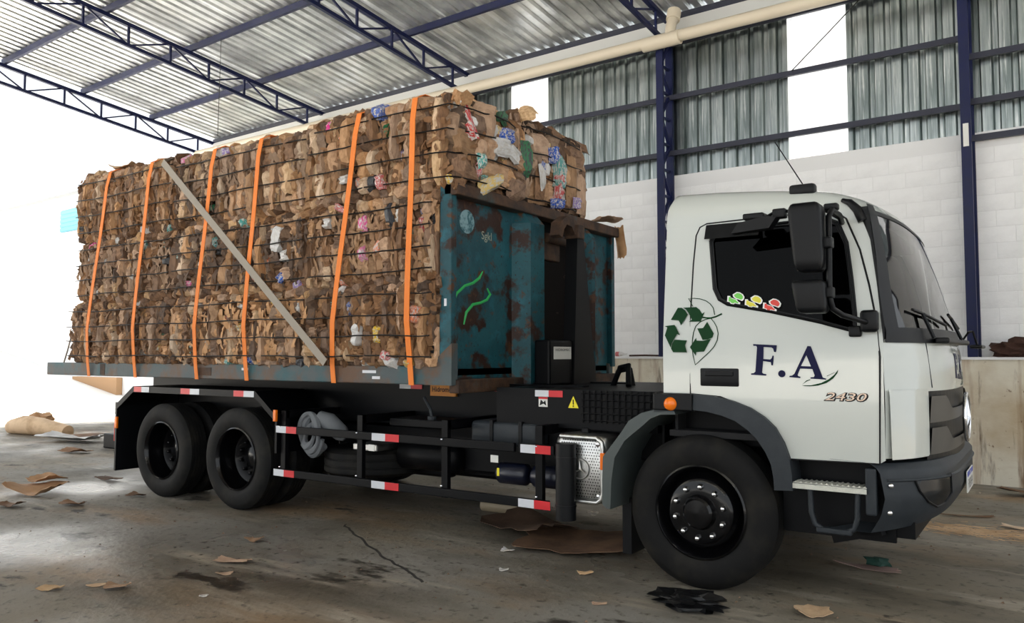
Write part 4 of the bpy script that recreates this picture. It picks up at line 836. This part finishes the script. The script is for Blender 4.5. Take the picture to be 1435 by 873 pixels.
    for i in range(260 if near else 60):
        onf=front and (q.random()<0.3 or not near)
        s=q.uniform(.008,.026); l=q.uniform(.025,.07); f=q.uniform(.09,.93); 
        a=q.uniform(-.5,.5)+(PI/2 if q.random()<.25 else 0)
        u=Vector((math.cos(a+PI/2),q.uniform(-.3,.3),math.sin(a+PI/2)))*l; v=Vector((math.cos(a),q.uniform(-.5,.5),math.sin(a)))*s
        if onf:
            o=Vector((x1-0.01+bul(f)*1.2-0.05*abs(2*f-1),q.uniform(y0+.05,y1-.05),z0+H*f)); u=Vector((-u.y,u.x,u.z)); v=Vector((-v.y,v.x,v.z)); b=Vector((0.015,0,0))
        else: o=Vector((q.uniform(x0+.02,x1-.02),y0-0.035-bul(f)+q.uniform(-.01,.03),z0+H*f)); b=Vector((0,-0.012,0))
        fm.add([o-u-v,o-u+v,o+b-v,o+b+v,o+u-v*0.6,o+u+v*0.6],[(0,1,3,2),(2,3,5,4)])
    stuff(fm.build('cardboard_shreds','kr1' if seed%2 else 'kr2',B,None,False))
    # baling wires
    for wi in range(1,5):
        f=BANDS[wi]; z=z0+H*f; pts=[]; n=14
        for i in range(n+1):
            pts.append((x0+0.03+(x1-x0-0.06)*i/n,y0-0.070-bul(f)+q.uniform(-.005,.005),z+q.uniform(-.004,.004)+0.006*math.sin(i*0.5+seed)))
        if front:
            pts.append((x1-0.01,y0+0.0,z)); 
            for i in range(1,7): pts.append((x1+0.035+bul(f)*1.1-0.05*abs(2*i/7-1)**3,y0+0.03+(y1-y0-0.06)*i/7,z+q.uniform(-.01,.01)))
            pts.append((x1-0.08,y1,z))
        if near or front: MB().tube(pts if near else pts[n+1:],0.0062,5).build('baling_wire','wire',B)
    return B
zb=[1.425,2.13,2.86]; zt=[2.135,2.865,3.60]
xs=[(-9.62,-7.68),(-7.68,-5.60),(-5.60,-4.10)]
nm=['bottom','middle','top']; pos=['rear end of the load, behind the two left straps','middle of the load, behind the grey diagonal strap','front of the load, behind the two right straps']
for lev in range(3):
    for k in range(3):
        x0,x1=xs[k]; 
        if lev==0 and k==0: x0-=0.17
        if lev==2 and k==2: x1=-3.93
        if lev==2 and k==0: x0-=0.03
        zz1=zt[lev]+([0.06,0.02,0.06][k] if lev==2 else 0); zz0=zb[lev]
        fr=(lev==2 and k==2)
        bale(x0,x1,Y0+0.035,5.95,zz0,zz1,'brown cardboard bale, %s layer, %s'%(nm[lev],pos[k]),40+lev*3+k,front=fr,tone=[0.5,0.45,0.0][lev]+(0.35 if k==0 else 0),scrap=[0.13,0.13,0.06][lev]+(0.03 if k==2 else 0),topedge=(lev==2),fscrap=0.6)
bale(-5.25,-4.07,6.10,7.42,2.88,3.80,'cardboard bale with coloured scraps, far one above the container front wall',77,front=True,near=True,scrap=0.2,topedge=True,fscrap=0.42)
bale(-5.3,-4.10,6.05,7.40,2.14,2.87,'cardboard bale low behind the container front wall, far row, middle layer',78,front=False,near=False)
bale(-5.3,-4.10,6.05,7.40,1.425,2.135,'cardboard bale low behind the container front wall, far row, bottom layer',79,front=False,near=False)
# a few pieces that stand out
def big(parent_label,me,m,loc,sc,rot):
    o=[b for b in bpy.data.objects if b.get('label','').startswith(parent_label)][0]; put('paper_scrap',me,m,o,(loc[0]-(0.02 if rot[2]>0.5 else 0),loc[1]+(0.03 if rot[2]<0.5 else 0),loc[2]),(sc[0]*0.66,sc[1]*0.6,sc[2]*0.8),rot)
F1='brown cardboard bale, top layer, front'; M1='brown cardboard bale, middle layer, front'; B1='brown cardboard bale, bottom layer, front'; M0='brown cardboard bale, middle layer, middle'
FB='cardboard bale with coloured'
for par,m,loc,sc,rz in ((M1,'cp',(-4.93,4.93,2.66),(.16,.06,.20),0),(M1,'cp',(-4.93,4.93,2.40),(.11,.06,.16),0),(M1,'cr',(-5.2,4.93,2.83),(.22,.07,.08),0),(M1,'ck',(-4.62,4.93,2.70),(.14,.06,.26),0),(M1,'co',(-4.72,4.93,2.45),(.13,.07,.22),0),
    (B1,'co',(-4.32,4.93,1.86),(.12,.07,.18),0),(B1,'cr',(-4.65,4.93,1.52),(.16,.07,.12),0),(B1,'cw',(-4.98,4.93,1.70),(.12,.06,.24),0),(M0,'cb',(-5.95,4.93,2.25),(.16,.06,.12),0),(M0,'cw',(-6.05,4.93,2.62),(.2,.06,.3),0),
    (F1,'cr',(-4.70,4.93,3.00),(.13,.07,.17),0),(F1,'cr',(-3.90,5.12,3.42),(.20,.07,.36),PI/4),(F1,'cb',(-3.84,5.62,3.42),(.2,.07,.16),PI/2),(F1,'cw',(-3.83,5.55,3.30),(.4,.05,.2),PI/2),(F1,'cy',(-3.85,5.45,2.98),(.5,.08,.14),PI/2),(F1,'ct',(-3.84,5.28,3.14),(.16,.07,.16),PI/2),(F1,'cw',(-3.84,5.72,3.28),(.3,.06,.16),PI/2),(F1,'cg',(-3.90,5.66,3.58),(.18,.07,.14),PI/2),
    (FB,'ct',(-3.96,6.74,3.34),(.26,.08,.42),PI/2),(FB,'cb',(-3.96,6.63,3.48),(.20,.07,.2),PI/2),(FB,'cg',(-4.01,6.20,3.34),(.22,.08,.44),PI/2),(FB,'cr',(-3.95,6.70,3.18),(.16,.07,.3),PI/2),(FB,'cb',(-3.94,6.64,3.00),(.24,.07,.12),PI/2),(FB,'cw',(-3.95,6.40,3.22),(.12,.06,.3),PI/2),(FB,'cl',(-3.95,7.06,3.07),(.16,.05,.14),PI/2)):
    big(par,PR.choice(SHEET+FOLD),m,loc,sc,(PR.uniform(-.1,.1),PR.uniform(-.5,.5),rz))
for (y,z,w_,h_,m) in ((6.95,3.30,.30,.62,'kr1'),(6.35,3.18,.26,.40,'kr2'),(7.15,3.2,.26,.5,'kr1')): big(FB,SHEET[3],m,(-3.99,y+0.08,z),(w_,.05,h_),(0,0,PI/2+.1))
big(F1,SHEET[5],'kr1',(-3.88,5.36,3.50),(.36,.06,.36),(0,0,PI/2-.3)); big(F1,SHEET[7],'kr1',(-3.88,5.80,3.34),(.30,.06,.5),(0,0,PI/2+.2))
big(F1,CRUM[3],'kr2',(-3.86,5.82,2.98),(.34,.08,.22),(0.2,0,PI/2)); big(F1,SHEET[1],'kr1',(-3.86,5.42,3.08),(.34,.05,.14),(0.3,0,PI/2))
# loose cardboard on the container corner
def sheet_thing(name,label,cat,c,size,rz,m,seed,curl=0.03,lift=0.0,th=0.005,group=None,rx=0.0,ry=0.0,nn=7):
    q=random.Random(seed); o=MB(); top=[]; ph=[q.uniform(0,6) for _ in range(4)]
    rot=Matrix.Rotation(rz,3,'Z')@Matrix.Rotation(ry,3,'Y')@Matrix.Rotation(rx,3,'X')
    curl=min(curl,0.22*min(size)); edge=[q.uniform(0.84,1.06) for _ in range(4*nn)]
    for j in range(nn+1):
        for i in range(nn+1):
            a=-1+2*i/nn; b=-1+2*j/nn; e=1.0
            if i in(0,nn) or j in(0,nn): e=edge[(i*3+j*5)%(4*nn)]
            z=curl*(0.5+0.5*math.sin(2.1*a+ph[0])*math.cos(1.7*b+ph[1]))+curl*0.5*abs(a)**2+q.uniform(0,curl*0.3)
            top.append(Vector((a*size[0]/2*e,b*size[1]/2*e,z)))
    n=nn+1; P=[Vector(c)+rot@(p+Vector((0,0,th+lift))) for p in top]+[Vector(c)+rot@(p+Vector((0,0,lift))) for p in top]
    fs=[]
    for j in range(nn):
        for i in range(nn):
            a=j*n+i; fs.append((a,a+1,a+n+1,a+n)); a+=n*n; fs.append((a,a+n,a+n+1,a+1))
    bd=[i for i in range(n)]+[j*n+nn for j in range(1,n)]+[nn*n+i for i in range(nn-1,-1,-1)]+[j*n for j in range(nn-1,0,-1)]
    for k in range(len(bd)): a=bd[k];b=bd[(k+1)%len(bd)]; fs.append((b,a,a+n*n,b+n*n))
    o.add(P,fs); return tag(o.build(name,m,None,30),label,cat,group)
sheet_thing('cardboard_flap','torn brown cardboard flap hanging over the far top corner of the container','cardboard',(-3.95,7.62,2.925),(0.26,0.44),0.1,'kr1',5,0.08,rx=R(9))
sheet_thing('cardboard_tongue','curled cardboard tongue hanging down beside the far container corner','cardboard',(-3.91,7.875,2.76),(0.12,0.36),0.0,'kr1',6,0.05,rx=R(-76))
sheet_thing('cardboard_flap','loose pale cardboard sheet lying on top of the rear bales','cardboard',(-8.85,5.12,3.66),(0.42,0.3),0.2,'kr3',8,0.05)
# ------------------------------------------------------------------ straps
def strap(pts,wd,m,name,label,group=None,th=0.006,side=(1,0,0)):
    mb=MB(); P=[Vector(p) for p in pts]; vs=[]; fs=[]; S=Vector(side)
    for i,p in enumerate(P):
        d=(P[min(i+1,len(P)-1)]-P[max(i-1,0)]).normalized(); n=Vector((0,-1,0)) if abs(d.y)<0.7 else Vector((0,0,1)); s=d.cross(n).normalized()
        if s.dot(S)<0: s=-s
        vs+=[p-s*wd/2,p+s*wd/2,p+s*wd/2+n*th,p-s*wd/2+n*th]
    for i in range(len(P)-1):
        for j in range(4): fs.append((i*4+j,i*4+(j+1)%4,(i+1)*4+(j+1)%4,(i+1)*4+j))
    n=len(P)-1; fs+=[(0,1,2,3),(n*4+3,n*4+2,n*4+1,n*4)]; mb.add(vs,fs); return tag(mb.build(name,m),label,'strap',group)
YS=4.905
names=['leftmost orange strap over the rear bales','second orange strap from the left over the rear bales','third orange strap from the left, crossed near its top by the grey strap','fourth orange strap from the left, crossed at mid height by the grey strap','fifth orange strap from the left, beside the pink scrap','rightmost orange strap, next to the container front post']
for (xb,xt,ztop_),lb in zip(((-9.338,-8.88,3.62),(-8.377,-8.05,3.62),(-7.264,-6.95,3.60),(-6.469,-6.23,3.60),(-5.273,-4.93,3.62),(-4.367,-4.295,3.64)),names):
    pts=[(xb,4.985,1.28),(xb,4.965,1.45)]
    for i in range(1,12):
        f=i/12; z=1.45+(ztop_-1.45)*f; pts.append((xb+(xt-xb)*f,YS+0.004*math.cos(f*9)+max(0,0.06-f*0.4),z))
    pts+=[(xt,YS+0.02,ztop_),(xt,5.02,ztop_+0.05),(xt,5.5,ztop_+0.06),(xt,6.0,ztop_+0.04)]
    strap(pts,0.055,'orange','ratchet_strap',lb,'orange straps over the load')
pts=[(-7.85,5.04,3.66)]+[(-7.80+(-5.28+7.80)*f,4.888,3.58+(1.46-3.58)*f) for f in [i/10 for i in range(11)]]
strap(pts,0.075,'greystrap','tie_strap','long grey strap slanting across the bales from the top edge',None)
tag(MB().tube([(-10.05,5.05,1.43),(-9.95,5.04,1.58),(-9.83,5.02,1.76)],0.010,6).build('cord','greystrap'),'thin pale cord tied from the container tail to the rear bale','cord')
# folded canvas behind the side guard
tp=thing('rolled_canvas','grey rolled canvas bundle stowed behind the side guard','canvas',(-5.9,5.3,0.6))
b=MB(); pts=[]
for k in range(150):
    a=k*0.125; rr=0.05+0.0008*k+0.012*math.sin(a*1.7); pts.append((-5.80+rr*1.15*math.cos(a),5.20+0.05*math.sin(k*0.11),0.80+rr*1.35*math.sin(a)))
b.tube(pts,[0.030+0.010*math.sin(k*0.37) for k in range(150)],7); b.build('canvas_coil','cloth',tp,40)
b=MB(); b.tube([(-5.72,5.22,0.94),(-5.62,5.26,0.90),(-5.50,5.3,0.80),(-5.46,5.32,0.76)],[0.07,0.09,0.08,0.04],10); b.tube([(-5.9,5.2,0.70),(-5.84,5.22,0.64),(-5.74,5.24,0.635),(-5.66,5.24,0.68)],[0.035,0.05,0.05,0.035],8); b.build('canvas_fold','cloth',tp,40)
# ------------------------------------------------------------------ litter on the floor
ST=sheet_thing
ST('cardboard_sheet','large brown cardboard sheet lying flat under the truck by the fuel tank','cardboard',(-3.22,5.72,0.0),(0.95,0.85),0.35,'kr2',11,0.05)
ST('cardboard_sheet','second brown cardboard sheet under the chassis, partly beneath the other','cardboard',(-3.85,5.95,0.0),(0.95,0.55),-0.35,'kr2',12,0.08)
tag(MB().lathe([(0.052,-0.26),(0.062,-0.26),(0.062,0.26),(0.052,0.26),(0.052,-0.26)],(-4.42,6.42,0.062),20,'x').build('cardboard_tube','silencer',None,50),'short tan cardboard tube lying on the floor under the chassis','tube')
b=MB(); blob(b,(-1.88,4.72,0.035),0.19,15,3,(1.1,0.75,0.22),0.45); tag(b.build('plastic_bag','bag'),'crumpled black plastic bag on the floor before the front wheel','bag')
ST('cardboard_scrap','tan torn cardboard scrap near the bottom edge, right of the black bag','cardboard',(-1.22,4.96,0),(0.20,0.16),0.4,'kr3',13,0.03)
s=ST('wood_strip','pinkish flat strip with a dark green rag on it, beside the cab','wood',(-1.15,6.22,0),(0.44,0.09),-0.05,'wood',14,0.02)
b=MB(); blob(b,(-1.08,6.22,0.065),0.07,16,2,(1.2,0.7,0.5),0.4); tag(b.build('green_rag','ragg'),'dark green rag lying on the pinkish strip','rag')
L=[('cardboard_pile','heap of flattened brown cardboard on the floor at the left edge','cardboard',(-9.30,4.42,0),(0.60,0.42),0.5,'kr1',21,0.12),
 ('cardboard_scrap','upper torn sheet on the cardboard heap at the left edge','cardboard',(-9.45,4.60,0.09),(0.42,0.30),0.1,'kr1',22,0.06),
 ('cardboard_scrap','dark cardboard scrap at the very left edge below the heap','cardboard',(-8.75,3.90,0),(0.30,0.16),0.2,'kr2',23,0.05),
 ('cardboard_scrap','small torn scrap right of the left cardboard heap','cardboard',(-8.30,4.30,0),(0.26,0.14),0.3,'kr2',24,0.05),
 ('paper_scrap','pale crumpled paper near the lower left corner','paper',(-5.46,2.70,0),(0.14,0.08),0.6,'kr3',25,0.05),
 ('cardboard_scrap','narrow tan cardboard sliver left of the folded scrap at lower left','cardboard',(-5.29,2.91,0),(0.12,0.045),0.9,'kr3',26,0.03),
 ('cardboard_scrap','folded tan cardboard scrap at lower left','cardboard',(-5.13,2.96,0),(0.16,0.10),0.7,'kr1',27,0.04),
 ('cardboard_scrap','crumpled brown cardboard on the floor left of centre','cardboard',(-5.05,3.80,0),(0.28,0.10),0.4,'kr1',28,0.05),
 ('cardboard_scrap','small curled cardboard bit behind the crumpled one left of centre','cardboard',(-5.48,4.32,0),(0.14,0.10),0.1,'kr1',29,0.06),
 ('cardboard_scrap','tiny brown scrap just before the crumpled cardboard left of centre','cardboard',(-4.83,3.56,0),(0.12,0.05),0.5,'kr1',30,0.02),
 ('paper_scrap','small white paper bit on the floor in the centre','paper',(-3.27,4.73,0),(0.07,0.05),0.6,'cw',31,0.03),
 ('paper_scrap','small grey paper bit beside the large cardboard sheet','paper',(-3.56,5.20,0),(0.10,0.07),0.2,'cw',32,0.03),
 ('paper_scrap','pinkish paper scrap in front of the mudguard','paper',(-2.75,4.98,0),(0.10,0.06),0.9,'kr3',33,0.03),
 ('cardboard_scrap','tiny orange-brown chip left of the black bag','cardboard',(-2.35,4.43,0),(0.09,0.035),0.6,'kr1',34,0.012),
 ('cardboard_scrap','dark scrap beside the rear wheel','cardboard',(-8.25,4.95,0),(0.20,0.12),0.2,'kr2',35,0.05),
 ('cardboard_scrap','brown scrap on the wet floor left of the rear mud flap','cardboard',(-9.6,5.4,0),(0.35,0.14),0.1,'kr2',36,0.05),
 ('cardboard_scrap','red-brown chip in the left foreground','cardboard',(-4.50,3.17,0),(0.05,0.03),0.6,'cr',37,0.012),
 ('cardboard_scrap','long brown strip on the floor in the far left','cardboard',(-14.9,7.8,0),(1.0,0.30),0.4,'kr2',38,0.16),
 ('cardboard_scrap','pale flattened box in the far left','cardboard',(-14.4,7.4,0),(1.3,0.5),0.2,'cw',39,0.10),
 ('cardboard_scrap','dark scrap in the middle of the far left floor','cardboard',(-12.7,6.6,0),(0.5,0.22),0.2,'kr2',40,0.08),
 ('cardboard_scrap','dark thin strip lying right of the bumper','cardboard',(-0.72,8.75,0),(0.45,0.05),0.3,'kr2',41,0.02),
 ('cardboard_scrap','pale cardboard strip at the right edge of the floor','cardboard',(-0.25,8.35,0),(0.35,0.10),-0.2,'kr3',42,0.02),
 ('cardboard_scrap','dark scrap near the wall foot at the right edge','cardboard',(-0.2,10.4,0),(0.7,0.25),0.1,'kr2',43,0.06)]
for a in L: ST(a[0],a[1],a[2],a[3],a[4],a[5],a[6],a[7],a[8],group=None)
b=MB(); b.tube([(-16.9,7.55,0.12),(-16.5,7.6,0.17),(-16.0,7.65,0.16),(-15.3,7.8,0.08)],[0.15,0.19,0.17,0.13],12); b.v=[(x,y,max(z,0.0)) for x,y,z in b.v]; tag(b.build('stuffed_sack','kr3',None,60),'tan stuffed sack lying at the far left of the floor','sack')
b=MB(); blob(b,(-16.9,8.1,0.22),0.2,17,2,(1,1,0.8),0.35); b.v=[(x,y,max(z,0.0)) for x,y,z in b.v]; tag(b.build('crumpled_box','kr1'),'crumpled box behind the tan sack at the far left','box')
b=MB(); b.bbox(-13.0,-12.4,7.2,7.6,0.0,0.24,0.02); tag(b.build('dark_crate','blackpaint'),'low dark crate on the floor behind the rear mud flap','crate')
# shredded straw of paper at the right
q=random.Random(9); b=MB()
for i in range(420):
    x=-0.95+q.gauss(0.35,0.33); y=8.15+q.gauss(-0.1,0.12); a=q.uniform(-.5,.5)+(-0.3); l=q.uniform(.02,.09); 
    b.add([(x-l*math.cos(a),y-l*math.sin(a),0.003),(x+l*math.cos(a),y+l*math.sin(a),0.006),(x+l*math.cos(a),y+l*math.sin(a)+0.008,0.010),(x-l*math.cos(a),y-l*math.sin(a)+0.008,0.004)],[(0,1,2,3)])
stuff(tag(b.build('paper_shreds','kr3'),'scatter of pale shredded paper on the floor right of the bumper','paper shreds'))
b=MB(); q=random.Random(10)
for i in range(420):
    x=q.uniform(-9,1.5); y=q.uniform(1.6,9.5); s=q.uniform(.004,.016); a=q.uniform(0,3)
    b.add([(x+s*math.cos(a),y+s*math.sin(a),0.002),(x+s*math.cos(a+2),y+s*math.sin(a+2),0.002),(x+s*math.cos(a+4),y+s*math.sin(a+4),0.004),(x,y,0.002+s*0.8)],[(0,1,3),(1,2,3),(2,0,3)])
stuff(tag(b.build('floor_crumbs','kr2'),'fine brown crumbs and chips strewn over the concrete floor','crumbs'))
M['skid']=mat('dark_tyre_mark',(0.035,0.032,0.028),0.7)
b=MB(); pts=[(-5.35,5.2),(-5.0,4.98),(-4.6,4.75),(-4.2,4.52),(-3.8,4.32),(-3.5,4.16)]
qq=random.Random(2); P2=[]
for (x0_,y0_),(x1_,y1_) in zip(pts[:-1],pts[1:]): P2+=[(x0_+(x1_-x0_)*i/5+qq.uniform(-.012,.012),y0_+(y1_-y0_)*i/5+qq.uniform(-.012,.012)) for i in range(5)]
pts=P2
for (x0_,y0_),(x1_,y1_) in zip(pts[:-1],pts[1:]): b.add([(x0_,y0_-.014,0.0015),(x1_,y1_-.014,0.0015),(x1_,y1_+.014,0.0015),(x0_,y0_+.014,0.0015)],[(0,1,2,3)])
sk=b.build('floor_crack','skid',fl)
